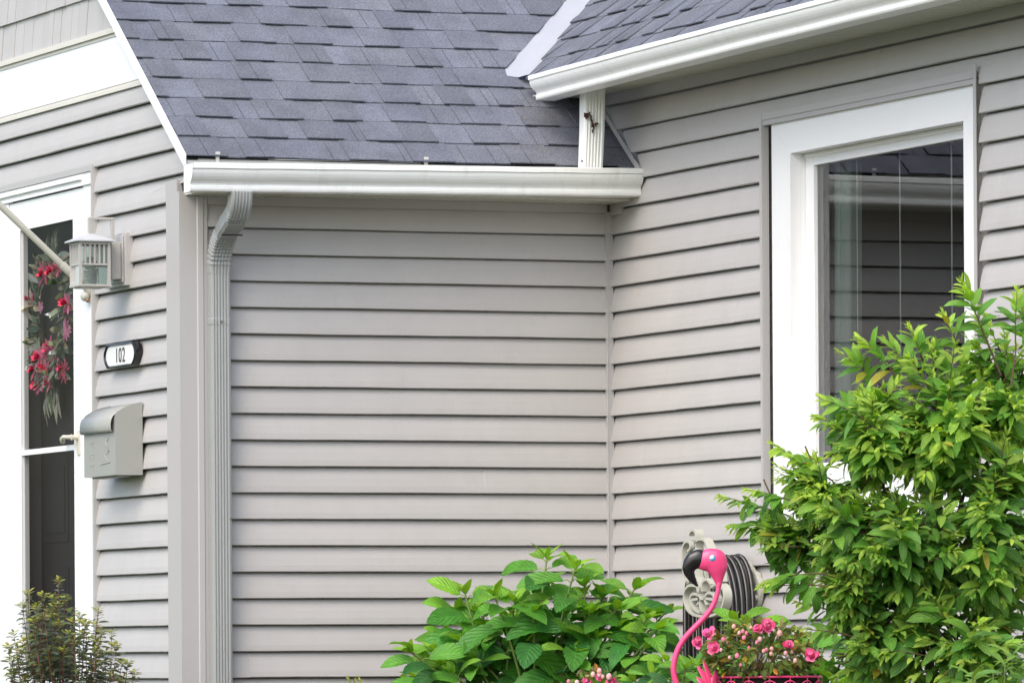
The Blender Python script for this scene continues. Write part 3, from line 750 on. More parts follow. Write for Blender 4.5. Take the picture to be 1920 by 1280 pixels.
o=bpy.data.objects.new('house_number',me); COL.objects.link(o); o.parent=pq

# ------------------------------------------------------------------ mailbox
mx0,mx1=XA-.0205,XA-.132; ma,mbb=.452,.850
mail=thing('mailbox','grey green metal wall mailbox with curved lid and embossed front','mailbox',(mx0,.65,1.88))
side=[(mx0,1.885),(mx0,2.168)]+[(mx0+(mx1-mx0)*t, 2.168-.036*t**2.0-.008*t) for t in np.linspace(.12,.96,8)]+[(mx1,2.118),(mx1,1.885)]
mb=MB(); ns=len(side)
for y,dy in ((ma,.0015),(mbb,-.0015)):
    mb.add([(x,y,z) for x,z in side]+[(x,y+dy,z) for x,z in side],[tuple(range(ns)),tuple(range(ns,2*ns))[::-1]]+[(i,(i+1)%ns,ns+(i+1)%ns,ns+i) for i in range(ns)])
mb.box((mx1,ma+.0016,1.885),(mx1+.0015,mbb-.0016,2.112)); mb.box((mx0,ma+.0016,1.885),(mx0-.0015,mbb-.0016,2.167)); mb.box((mx1+.0016,ma+.0016,1.885),(mx0-.0016,mbb-.0016,1.8865))
mb.box((mx1+.03,ma+.07,1.879),(mx0-.03,mbb-.01,1.8848))
mb.build('body',MAILM,mail)
mb=MB(); lid=[(mx0+(mx1-mx0)*t, 2.162-.036*t**2.0-.008*t) for t in np.linspace(0,.96,10)]+[(mx1-.007,2.112),(mx1-.013,2.100),(mx1-.016,2.082),(mx1-.016,2.064),(mx1-.012,2.055),(mx1-.006,2.054)]
nl=len(lid); mb.add([(x,ma+.008,z) for x,z in lid]+[(x,mbb+.002,z) for x,z in lid],[(i,i+1,nl+i+1,nl+i) for i in range(nl-1)],smooth=True)
solid(mb.build('lid',MAILM,mail),.0015)
mb=MB()
def emb(y0,z0,y1,z1,w_=.0022): mb.tube([(mx1-.0004,y0,z0),(mx1-.0004,y1,z1)],w_,5)
for zc in (2.018,1.972,1.930):
    emb(.775,zc,.755,zc); emb(.745,zc,.722,zc); emb(.757,zc,.757,zc-.020); emb(.728,zc,.728,zc-.022); emb(.775,zc-.004,.775,zc-.016)
emb(.64,1.930,.52,1.936)
for i in range(9):
    z=1.940+i*.011; yy=.555+.012*math.sin(i*1.3); emb(yy,z,yy+.008*math.cos(i),z+.011); 
    if i%2: emb(yy,z,yy+.022*(1 if i%4==1 else -1),z+.012)
mb.build('embossing',MAILM,mail)

# ------------------------------------------------------------------ flagpole
fb=np.array([XA-.026,1.112,2.640])
v=ray(0,385); pe=CAM+v*((1.112-CAM[1])/v[1]); fd=(pe-fb)/np.linalg.norm(pe-fb)
pole=thing('flagpole','cream flagpole in an angled bracket beside the storm door','flagpole',fb)
mb=MB(); mb.tube([fb+fd*.085,fb+fd*.10,fb+fd*1.9],[.0130,.0130,.0130],14); mb.tube([fb+fd*1.9,fb+fd*1.91,fb+fd*1.94],[.018,.024,.004],12)
mb.build('pole',paint('cream pole paint',(.50,.50,.43),.4,.05),pole)
mb=MB(); mb.tube([fb+fd*.005,fb+fd*.04,fb+fd*.145,fb+fd*.15],[.013,.0165,.0165,.0152],14); mb.tube([fb+np.array([.004,0,0]),fb+np.array([-.006,0,0]),fb+np.array([-.012,0,-.004])],[.034,.032,.018],16)
mb.ball(fb+np.array([-.016,-.004,-.026]),.019); mb.ball(fb+np.array([-.010,-.020,-.042]),.009,col=(.5,.3,.2)); mb.tube([fb+fd*.11,fb+fd*.11+np.array([0,-.024,0])],.005,8)
mb.build('bracket',BEIGE,pole)

# ------------------------------------------------------------------ wreath on the inner door
wx=XA+.055
wc=onx(101,595,wx)
wre=thing('wreath','artificial wreath of pink flowers and grey green leaves hanging behind the door glass','wreath',wc)
mb=MB(); ring=[wc+np.array([0,1.0*.18*math.cos(t),.235*math.sin(t)]) for t in np.linspace(0,2*math.pi,40)]
mb.tube(ring,.012,8); mb.build('ring',BARK,wre)
Ls=[]; rg=random.Random(5)
WC=[(.34,.42,.31),(.18,.26,.17),(.62,.61,.48),(.12,.18,.13),(.52,.58,.52),(.55,.49,.37)]
for i in range(330):
    t=rg.uniform(0,6.28); rr=1+rg.uniform(-.18,.22)
    b=wc+np.array([-.005-rg.uniform(0,.02),.175*math.cos(t)*rr,.235*math.sin(t)*rr])
    dr=np.array([-.25,math.cos(t)*.6-math.sin(t)*.5,math.sin(t)*.6+math.cos(t)*.5])+rv(.5)
    Ls.append((b,dr,(-1,rg.uniform(-.4,.4),rg.uniform(-.4,.4)),rg.uniform(.05,.085),rg.uniform(.028,.05),.2,rg.uniform(-.2,.9),jitter(rg.choice(WC),.2,rg)))
for i in range(26):
    b=wc+np.array([-.012,rg.uniform(-.10,.08),-.22-rg.uniform(0,.13)])
    Ls.append((b,np.array([-.1,rg.uniform(-.3,.3),-1]),(-1,0,0),rg.uniform(.07,.12),rg.uniform(.025,.045),.2,.3,jitter(rg.choice(WC),.2,rg)))
for i in range(14):
    b=wc+np.array([-.012,rg.uniform(-.10,.08),.24+rg.uniform(0,.05)])
    Ls.append((b,np.array([-.1,rg.uniform(-.6,.6),.8]),(-1,0,0),rg.uniform(.06,.10),rg.uniform(.03,.05),.2,.5,jitter(rg.choice(WC),.2,rg)))
leaf_mesh('foliage',LEAF_D,wre,Ls,4)
for (px,py,sz,kind) in ((88,512,15,0),(103,508,15,0),(113,503,11,0),(130,568,15,0),(126,618,15,1),(77,575,9,1),(58,560,10,0),(98,652,15,0),(80,668,16,0),(70,690,14,0),(90,690,13,0),(76,722,14,0),(95,718,11,0),(105,680,12,1),(124,690,12,0),(122,706,9,0)):
    c=onx(px,py,wx-.03); r_=sz*.00207*2.0; P=[]
    npet=14 if kind else 10
    for k in range(npet):
        a=k*6.283/npet+rg.uniform(-.15,.15)
        dd=np.array([-.25 if kind else rg.uniform(-.9,-.1),math.cos(a)*1.5,math.sin(a)])
        cc=rg.choice(((.78,.16,.28),(.80,.24,.36),(.66,.08,.18))) if not kind else (.82,.32,.48)
        P.append((c,dd,(-1,0,0),r_*rg.uniform(.8,1.1),r_*.42,.2,.3,jitter(cc,.25,rg)))
    if not kind:
        for k in range(7):
            a=rg.uniform(0,6.28); P.append((c+np.array([-.008,0,0]),np.array([-1.2,math.cos(a),math.sin(a)]),(-1,0,.1),r_*.7,r_*.4,.3,-.4,jitter((.70,.05,.12),.2,rg)))
    fl=leaf_mesh('flower',PETAL,wre,P,3,'round')

# ------------------------------------------------------------------ hose reel on the window wall
hx=-.245
hr=thing('hose_reel','beige scrollwork hose hanger fixed to the siding below the window','hose hanger',(0,-1.28,1.42))
def scroll(mb,pix,deep=.034,th=.010,x=hx,n=40):
    P=[onx(a,b,x) for a,b in pix]; P=np.array(P)
    t=np.linspace(0,len(P)-1,n); Q=[]
    for u in t:                                   # Catmull-Rom through the points
        i=min(int(u),len(P)-2); f=u-i
        p0,p1,p2,p3=P[max(i-1,0)],P[i],P[i+1],P[min(i+2,len(P)-1)]
        Q.append(.5*((2*p1)+(-p0+p2)*f+(2*p0-5*p1+4*p2-p3)*f*f+(-p0+3*p1-3*p2+p3)*f**3))
    fr=[]
    for i in range(len(Q)):
        tt=Q[min(i+1,len(Q)-1)]-Q[max(i-1,0)]; tt/=np.linalg.norm(tt)+1e-9; fr.append((np.array([1.0,0,0]),np.cross(tt,[1.0,0,0])))
    pr=[(-deep/2,-th/2),(deep/2,-th/2),(deep/2,th/2),(-deep/2,th/2)]
    mb.sweep(pr,Q,fr,smooth=False)
mb=MB()
for pix in ([(1312,1098),(1300,1097),(1291,1106),(1289,1122),(1294,1140),(1306,1151),(1322,1155)],
            [(1340,1100),(1352,1094),(1362,1104),(1364,1124),(1357,1144),(1342,1153),(1322,1155)],
            [(1314,1134),(1318,1124),(1314,1115),(1306,1113),(1301,1120),(1303,1134),(1313,1145),(1322,1148)],
            [(1332,1134),(1328,1122),(1333,1112),(1341,1112),(1346,1122),(1343,1138),(1332,1147)],
            [(1296,1090),(1288,1070),(1286,1045),(1287,1025),(1293,1015),(1300,1017),(1301,1027),(1296,1033)],
            [(1356,1090),(1352,1070),(1340,1045),(1332,1022),(1325,1011),(1314,1012),(1309,1022),(1312,1031)],
            [(1299,1003),(1302,995),(1308,994),(1311,1001),(1311,1015),(1309,1036),(1308,1060),(1312,1090),(1317,1120),(1321,1150)],
            [(1297,1092),(1304,1080),(1314,1086),(1318,1100),(1316,1112)],
            [(1340,1096),(1332,1086),(1324,1092),(1323,1108)],
            [(1304,1124),(1318,1122),(1334,1122),(1348,1124)]):
    scroll(mb,pix)
bevel(mb.build('scroll_front',BEIGE,hr),.002)
mb=MB()      # wall plate: tall rounded plate on the siding
cy,cz_=onx(1404,1105,-.02)[1:]
pl=[(cy-.128*math.sin(t)*(1 if math.cos(t)<.3 else .92)*(.62 if math.cos(t)>0.6 else 1), cz_+.108*math.cos(t)) for t in np.linspace(0,2*math.pi,40)[:-1]]
npl=len(pl); mb.add([(-.034,y,z) for y,z in pl]+[(-.013,y,z) for y,z in pl],[tuple(range(npl)),tuple(range(npl,2*npl))[::-1]]+[(i,npl+i,npl+(i+1)%npl,(i+1)%npl) for i in range(npl)])
bevel(mb.build('wall_plate',BEIGE,hr),.004)
mb=MB()      # saddle between plate and front
sy,szz=cy+.0,1.455
S0=[(sy+.02+.095*math.cos(t),szz-.03+.085*math.sin(t)) for t in np.linspace(-.3,math.pi+.3,24)]
V=[];
for y,z in S0: V+=[(-.030,y,z),(hx+.02,y,z),(hx+.02,y,z-.008),(-.030,y,z-.008)]
mb.add(V,[(4*i+a,4*i+b,4*i+4+b,4*i+4+a) for i in range(len(S0)-1) for a,b in ((0,1),(1,2),(2,3),(3,0))]); mb.build('saddle',BEIGE,hr)
mb=MB(); q=onx(1417,1120,-.040); mb.ball(q,.011); q=onx(1384,1062,-.038); mb.build('bolt',BEIGE,hr); mb=MB(); mb.box(q-np.array([.001,.004,.012]),q+np.array([.001,.004,.012]),(.1,.1,.1)); mb.build('keyhole_slot',BEIGE,hr)
# the hose hung over it
hs=thing('garden_hose','black rubber garden hose with pale drawn-on highlights coiled over the beige hanger','hose',(-.14,-1.28,.70))
mb=MB(); sb=MB(); rg=random.Random(8)
for k in range(8):
    x=-.060-.0215*k; hw=.150+rg.uniform(-.006,.014); top=szz+.080+.004*rg.random(); bot=.80+rg.uniform(-.06,.06); P=[]
    for t in np.linspace(0,2*math.pi,44):
        c_,s_=math.cos(t),math.sin(t)
        yy=sy+hw*c_*(1.0 if s_<0 else 1.0); zz=(top-.20+.20*s_) if s_>0 else (top-.20)+(top-.20-bot)*max(s_*1.35,-1)
        P.append(np.array([x+.006*math.sin(t*1.0+k),yy+.02,zz]))
    mb.tube(P,.0098,10)
    sb.tube([p+np.array([-.0050,-.0068,.004*max(0,math.sin(t))]) for p,t in zip(P,np.linspace(0,2*math.pi,44))],  .0026,5)  # pale line along each coil, modelling the highlight on the rubber
ho=mb.build('coils',RUBBER,hs); sb.build('highlight',HIGHLIGHT,ho)

# ------------------------------------------------------------------ flamingo planter
FD=21.6
fl=thing('flamingo_planter','pink metal flamingo plant stand with a curved neck and black beak','garden ornament',[*at(1400,1290,FD)[:2],ground_z(0,-3.4)])
A=lambda px,py,dd=0.0: at(px,py,FD+dd)
def blob(name,pts,mat,parent,flat=.62,vox=.0035):
    mb=MB()
    Rm=np.stack([RGT,FWD,UPW],1)
    for i in range(len(pts)-1):
        (x0,y0,r0),(x1,y1,r1)=pts[i],pts[i+1]
        for t in np.linspace(0,1,5)[:-1] if i<len(pts)-2 else np.linspace(0,1,5):
            r_=(r0+(r1-r0)*t)*FD/FPX
            mb.ball(A(x0+(x1-x0)*t,y0+(y1-y0)*t),r_,14,9,sc=(1,max(flat,.004/r_ if r_<.006 else flat),1),rot=Rm)
    o=mb.build(name,mat,parent)
    m=o.modifiers.new('merge','REMESH'); m.mode='VOXEL'; m.voxel_size=vox; m.use_smooth_shade=True
    m2=o.modifiers.new('smooth','SMOOTH'); m2.iterations=5; m2.factor=.5
    return o
head=blob('head',[(1348,1096,6),(1347,1086,9),(1346,1074,14),(1344,1060,21),(1340,1051,23.5),(1332,1049,22),(1324,1050,20),(1318,1051,17)],PINKH,fl)
blob('beak',[(1318,1049,17.5),(1310,1047,18),(1301,1050,17),(1295,1056,15),(1291,1064,12.5),(1292,1073,10.5),(1297,1083,8),(1303,1092,5),(1308,1098,2.6)],BLACKH,head)
mb=MB(); Rm=np.stack([RGT,FWD,UPW],1); e=A(1336,1046,-.0235); mb.ball(e,.0110,14,9,sc=(1,.55,1),rot=Rm); eye=mb.build('eye',BLUEE,head)
mb=MB(); mb.ball(e+RGT*-.0020+UPW*.0030-FWD*.0040,.0072,12,8,sc=(1,.5,1),rot=Rm); mb.build('eye_highlight',PLATE,head)
npx=[(1348,1096),(1345,1112),(1338,1132),(1325,1152),(1306,1172),(1287,1192),(1273,1213),(1265,1236),(1263,1256),(1267,1276),(1277,1298),(1294,1316),(1318,1328),(1345,1334)]
def spline(P,n):
    P=np.array(P,float); Q=[]
    for u in np.linspace(0,len(P)-1,n):
        i=min(int(u),len(P)-2); f=u-i; p0,p1,p2,p3=P[max(i-1,0)],P[i],P[i+1],P[min(i+2,len(P)-1)]
        Q.append(.5*((2*p1)+(-p0+p2)*f+(2*p0-5*p1+4*p2-p3)*f*f+(-p0+3*p1-3*p2+p3)*f**3))
    return Q
mb=MB(); Q=spline([A(*p) for p in npx],70); mb.tube(Q,[.0078+.0022*min(1,i/20) for i in range(70)],12); mb.tube([A(1349,1092),A(1347,1100)],.0095,12); mb.build('neck',PINK,fl)
# wire basket
bc=A(1440,1268,.06); br=.172
mb=MB()
rim=[bc+RGT*br*1.05*math.cos(t)+FWD*br*.8*math.sin(t) for t in np.linspace(0,6.2832,48)]
dn=lambda k:[bc-UPW*k+RGT*br*1.05*f*math.cos(t)+FWD*br*.8*f*math.sin(t) for f in (1-.5*(k/.16)**2,) for t in np.linspace(0,6.2832,48)]
mb.tube(rim,.0042,6); mb.tube(dn(.085),.003,6); mb.tube(dn(.15),.003,6)
nsc=16
for i in range(nsc):
    a0=i*6.2832/nsc
    for ph_,hh,wdt in ((0,.036,.5),(.5,.028,.5)):
        P=[]
        for u in np.linspace(-1,1,13):
            a=a0+(u*wdt+ph_)*6.2832/nsc; k=(.062 if ph_==0 else .085)-hh*1.35*math.sqrt(max(0,1-u*u)); f=1-.5*(k/.16)**2+.012
            P.append(bc-UPW*k+RGT*br*1.05*f*math.cos(a)+FWD*br*.8*f*math.sin(a))
        mb.tube(P,.0024,5)
    P=[bc-UPW*k+RGT*br*1.05*(1-.5*(k/.16)**2+.01)*math.cos(a0)+FWD*br*.8*(1-.5*(k/.16)**2+.01)*math.sin(a0) for k in np.linspace(.0,.15,7)]
    mb.tube(P,.0022,5)
basket=mb.build('basket',PINK,fl)
mb=MB(); V=[];F=[]; nr=9; rg=random.Random(4)
for j in range(nr+1):
    k=.15*j/nr; f=(1-.5*(k/.16)**2)*.955
    for i in range(40):
        a=i*6.2832/40; fz=rg.uniform(-.012,.010) if j==0 else rg.uniform(-.003,.003)
        V.append(bc-UPW*(k-.004-fz)+RGT*br*1.05*f*math.cos(a)*(1+rg.uniform(-.015,.015))+FWD*br*.8*f*math.sin(a))
for j in range(nr):
    for i in range(40): F.append((j*40+i,j*40+(i+1)%40,(j+1)*40+(i+1)%40,(j+1)*40+i))
mb.add(V,F); mb.add([bc-UPW*.02]+V[40:80],[(0,1+i,1+(i+1)%40) for i in range(40)]); mb.build('liner',LINER,basket)
mb=MB(); gz=ground_z(0,-3.4)
for a in (-.10,.10):
    mb.tube([bc+RGT*a-UPW*.15,bc+RGT*a*.9-UPW*.25,np.array([*(bc+RGT*a*.9)[:2],gz])],.006,8)
mb.build('leg',PINK,fl)
mb=MB(); W_=[]
for (px,py,tx,ty,w_) in ((1332,1290,1311,1244,.034),(1335,1292,1324,1234,.030),(1338,1285,1346,1254,.034),(1330,1296,1308,1266,.034),(1340,1296,1338,1264,.034)):
    b=A(px,py,-.02); t_=A(tx,ty,-.03); W_.append((b,t_-b,TOCAM+RGT*.4,float(np.linalg.norm(t_-b)),w_,.35,.5,(1,1,1)))
wg=leaf_mesh('wing',PINK,fl,W_,6,'lance'); solid(wg,.002)

# ------------------------------------------------------------------ rose bushes
def rose(parent,c,r,face,rg,hot=(.80,.06,.27)):
    P=[]; f=unit(face); a1=unit(np.cross(f,[0.3,.2,1])); a2=np.cross(f,a1)
    for ringk,(npet,op,ln,wd,cu) in enumerate(((7,1.20,1.0,1.05,-.7),(7,.90,.98,1.0,-1.1),(6,.60,.92,.9,-1.3),(5,.34,.85,.7,-1.3),(4,.15,.75,.5,-1.0))):
        for k in range(npet):
            a=k*6.283/npet+ringk*.6+rg.uniform(-.35,.35); op_=op; op=op+rg.uniform(-.18,.18); cu=cu+rg.uniform(-.3,.3)+(.05 if ringk==0 else -.1)
            ou=a1*math.cos(a)+a2*math.sin(a); dd=ou*math.sin(op)+f*math.cos(op)
            P.append((c-f*r*.25+ou*r*.10,dd,f*math.sin(op)-ou*math.cos(op),r*ln*rg.uniform(.8,1.15),r*wd*rg.uniform(.8,1.1),rg.uniform(.0,.35),cu,jitter(lerp(hot,(.92,.30,.50),rg.random()*.9),.15,rg)))
            op=op_
    return leaf_mesh('flower',PETAL,parent,P,6,'round',serr=.05)
def rosebush(label,cx,cy,rx,ry,d,nl,flowers,buds,seed,ground,stems=26):
    rg=random.Random(seed)
    t=thing('rose_bush',label,'rose bush',at(cx,cy+ry*.9,d))
    px2m=d/FPX; L=[]; mb=MB()
    root=at(cx,cy+ry*1.15,d)
    for i in range(stems):
        a=rg.uniform(0,6.28); u=rg.random()**.5
        q=at(cx+rx*u*math.cos(a),cy+ry*u*math.sin(a)*.9,d+rg.uniform(-.08,.08))
        mid=root+(q-root)*.5+UPW*.02; mb.tube([root+RGT*rg.uniform(-.04,.04),mid,q],[.0022,.0016,.001],5,col=jitter((1,1,1),.2,rg))
    mb.build('stem',paint('rose stem',(.16,.10,.05),.7,.3),t)
    for i in range(nl):
        a=rg.uniform(0,6.28); u=rg.random()**.45
        b=at(cx+rx*u*math.cos(a),cy+ry*u*math.sin(a),d+rg.uniform(-.11,.11)*math.sqrt(max(.05,1-u*u)))
        dd=RGT*math.cos(a)*.8+UPW*(-math.sin(a)*.5+.1)+TOCAM*rg.uniform(0,.8)+rv(.45)
        c=rg.choice([(.16,.22,.04),(.22,.26,.06),(.11,.17,.03),(.28,.28,.09),(.17,.13,.05),(.15,.27,.05)])
        if rg.random()<.07: c=rg.choice([(.62,.40,.05),(.55,.22,.04),(.60,.48,.08)])
        L.append((b,dd,UPW+TOCAM*.5+rv(.35),rg.uniform(.026,.044),rg.uniform(.018,.028),rg.uniform(.1,.35),rg.uniform(-.2,.9),jitter(c,.22,rg)))
    leaf_mesh('foliage',LEAF_R,t,L,4)
    for (px,py,r_) in flowers:
        c=at(px,py,d-.10); rose(t,c,r_*px2m*1.15,TOCAM+UPW*rg.uniform(.1,.7)+RGT*rg.uniform(-.5,.5),rg)
    for (px,py,r_) in buds:
        c=at(px,py,d-.10+rg.uniform(-.02,.03)); mb=MB(); k=jitter((.78,.42,.42) if rg.random()<.7 else (.80,.22,.34),.12,rg)
        mb.ball(c,r_*px2m,9,7,col=k,sc=(.9,.9,1.15)); mb.ball(c-UPW*r_*px2m*.8,r_*px2m*.62,7,5,col=(.12,.14,.04)); mb.build('bud',PETAL,t)
    return t
rg=random.Random(31)
bud=[(1376,1174,4.5),(1393,1183,4),(1400,1187,4),(1386,1186,4),(1395,1195,4.5),(1356,1199,5),(1425,1198,5),(1419,1204,4),(1330,1212,5),(1336,1226,4),(1382,1229,5),(1389,1246,3.5),(1437,1218,4),(1447,1216,4.5),(1432,1220,4),(1446,1225,4),(1462,1187,6),(1473,1224,4.5),(1491,1238,4.5),(1352,1218,3.5),(1365,1204,3.5),(1408,1176,3.5),(1485,1222,3.5),(1404,1214,3.5),(1368,1232,3.5)]
rosebush('low rose bush with hot pink blooms and pale buds filling the pink wire basket',1427,1222,102,54,FD,820,
         [(1308,1203,12),(1329,1187,14),(1339,1213,13),(1421,1178,10),(1438,1173,15),(1479,1210,12),(1521,1227,14)],bud,31,.65)
rosebush('small pink rose cluster in front of the broad leaved hydrangea',1112,1292,52,32,21.9,140,
         [(1098,1278,9),(1124,1270,8),(1148,1279,11)],[(1124,1257,5),(1112,1264,5),(1124,1264,5),(1142,1268,6),(1066,1277,4),(1082,1279,5),(1130,1268,4)],32,.65,12)

# ------------------------------------------------------------------ hydrangeas
HY_T=(.25,.47,.04); HY_M=(.085,.29,.035); HY_D=(.040,.160,.034)
def hydrangea(label,tips,root,d,seed,size=1.0,pairs=3,group='hydrangeas in the bed'):
    rg=random.Random(seed); g0=at(root[0],root[1],d); gz=ground_z(0,g0[1])
    t=thing('hydrangea',label,'hydrangea',(g0[0],g0[1],gz),group)
    L=[]; mb=MB(); base=np.array([g0[0],g0[1],gz])
    for (px,py,sz) in tips:
        dd=rg.uniform(-.22,.22); tip=at(px,py,d+dd)
        r0=base+np.array([rg.uniform(-.15,.15),rg.uniform(-.12,.12),0])
        mid=r0+(tip-r0)*np.array([.45,.45,.6]); P=spline([r0,mid,tip],12)
        mb.tube(P,[.0075-.0042*i/11 for i in range(12)],7,col=jitter((1,1,1),.25,rg))
        ax=unit(P[-1]-P[-3]); a0=rg.uniform(0,3.14); dist=0; s_=sz*size
        # terminal buds
        for k in range(2):
            for sg in (-1,1):
                a=a0+k*1.57+(0 if sg>0 else math.pi); ou=RGT*math.cos(a)+FWD*math.sin(a)
                L.append((tip-ax*.004,ax*(1.5-.55*k)+ou*.7,ax*.25-ou+UPW*.2 if k==0 else UPW*.7-ou*.5,s_*(.055+.030*k),s_*(.032+.022*k),.30,rg.uniform(.1,.7),jitter(HY_T,.15,rg)))
        q=.018*s_
        for k in range(pairs+rg.randint(0,1)):
            q+= (.022+.026*k)*s_; i=1-q/np.linalg.norm(tip-r0)*1.0; i=max(.15,i); p=np.array(P[min(11,int(i*11))])+(np.array(P[min(11,int(i*11)+1)])-P[min(11,int(i*11))])*((i*11)%1)
            for sg in (0,math.pi):
                a=a0+k*1.57+.4*rg.uniform(-1,1)+sg; ou=RGT*math.cos(a)+FWD*math.sin(a)
                ln=s_*(.125+.028*min(k,2))*rg.uniform(.85,1.15)
                el=rg.uniform(.35,.95)-.36*k
                dr=ou+UPW*el+rv(.08); pet=.028*s_
                b=p+unit(dr)*pet; mb.tube([p,p+unit(ou+UPW*(el+.5))*pet*.6,b],[.0024,.002,.0016],5,col=(1.6,1.5,1.2))
                c=lerp(HY_T,HY_M,min(1,.45+.4*k)) if k<2 else lerp(HY_M,HY_D,rg.random())
                L.append((b,dr,UPW*.8-ou*el*.6+TOCAM*.75+rv(.2),ln,ln*rg.uniform(.64,.80),rg.uniform(.15,.45),rg.uniform(.5,1.25),jitter(c,.16,rg)))
    mb.build('stem',STEMG,t); leaf_mesh('foliage',LEAF_H,t,L,14,'ovate',serr=.045)
    return t
tipsA=[(1025,1046,1.05),(1078,1066,1.1),(928,1118,1.1),(872,1112,1.0),(1003,1108,1.0),(1096,1098,1.0),(1190,1103,.95),(860,1150,1.05),(1106,1150,1.15),(1155,1142,1.0),(1212,1160,1.0),(1028,1190,1.0),(770,1222,.95),(838,1195,1.0),(955,1160,1.0),(910,1180,1.0),(1060,1150,1.0),(1170,1180,.95),(1232,1180,.95),(980,1215,1.0),(890,1235,1.0),(1080,1225,.95),(1150,1235,.9),(1210,1215,.9),(935,1245,.95),(830,1245,.95),(1030,1255,.95),(780,1268,.85),(1245,1150,.8),(1120,1195,1.),(1000,1150,1.),(870,1205,1.),(900,1150,1.05),(1130,1120,1.),(965,1128,1.),(1045,1120,1.),(1180,1145,.95),(815,1220,.9),(850,1262,.9),(1000,1262,.95),(1110,1262,.9),(1190,1262,.9)]
hydrangea('wide leafy hydrangea without blooms spreading across the inside corner of the house',tipsA,(1010,1290),24.0,41,1.0)
hydrangea('bright green hydrangea shoots low beside the pink flamingo neck',[(1222,1262,.9),(1250,1238,.85),(1285,1252,.8),(1305,1248,.85),(1335,1262,.8),(1190,1275,.8),(1265,1278,.8),(1310,1290,.8)],(1260,1330),22.4,42,.85,2)
hydrangea('light green hydrangea between the rose basket and the tall shrub',[(1500,1205,.95),(1545,1198,1.0),(1590,1212,1.0),(1560,1250,.95),(1530,1262,.95),(1600,1262,.95),(1630,1240,.9),(1380,1165,.9),(1405,1172,.95),(1500,1262,.9),(1570,1285,.9),(1640,1280,.9)],(1540,1330),22.7,43,.95)
# corner plant bottom right, rounder glossy leaves
rg=random.Random(44); cp=thing('leafy_plant','low plant with smooth spoon shaped light leaves under the tall shrub','plant',[*at(1860,1320,19.2)[:2],ground_z(0,at(1860,1320,19.2)[1])])
L=[];mb=MB(); b0=np.array([*at(1860,1320,19.2)[:2],ground_z(0,at(1860,1320,19.2)[1])])
for (px,py) in ((1822,1262),(1862,1250),(1885,1242),(1905,1258),(1840,1285),(1880,1282),(1915,1290),(1800,1295),(1900,1225)):
    tip=at(px,py,19.2+rg.uniform(-.12,.12)); P=spline([b0+np.array([rg.uniform(-.08,.08),rg.uniform(-.08,.08),0]),b0+(tip-b0)*.6,tip],8); mb.tube(P,[.005-.003*i/7 for i in range(8)],6)
    for k in range(7):
        a=k*2.4+rg.uniform(-.4,.4); ou=RGT*math.cos(a)+FWD*math.sin(a); el=.9-.16*k
        L.append((tip-UPW*.008*k,ou+UPW*el,UPW-ou*el*.7+TOCAM*.3,rg.uniform(.055,.095),rg.uniform(.026,.038),.25,rg.uniform(.2,.9),jitter(lerp((.20,.36,.05),(.09,.22,.04),k/7),.18,rg)))
mb.build('stem',STEMG,cp); leaf_mesh('foliage',LEAF_H,cp,L,8,'obovate')
# sprig at the foot of the facing wall
sp=thing('seedling','tiny yellow green sprig poking up in front of the facing wall','seedling',[*at(668,1290,23.0)[:2],ground_z(0,-1.5)])
L=[];mb=MB(); b0=np.array([*at(668,1290,23.0)[:2],ground_z(0,-1.5)])
for (px,py) in ((655,1270),(664,1274),(676,1271)):
    tip=at(px,py,23.0); mb.tube([b0,b0+(tip-b0)*.5,tip],[.003,.0025,.0015],5)
    for k in range(10): L.append((tip-UPW*.006*k,RGT*rg.uniform(-1,1)+FWD*rg.uniform(-1,1)+UPW*.8,TOCAM+UPW*.4,.016,.008,.2,.3,jitter((.45,.48,.10),.15,rg)))
mb.build('stem',STEMG,sp); leaf_mesh('foliage',LEAF_R,sp,L,4)

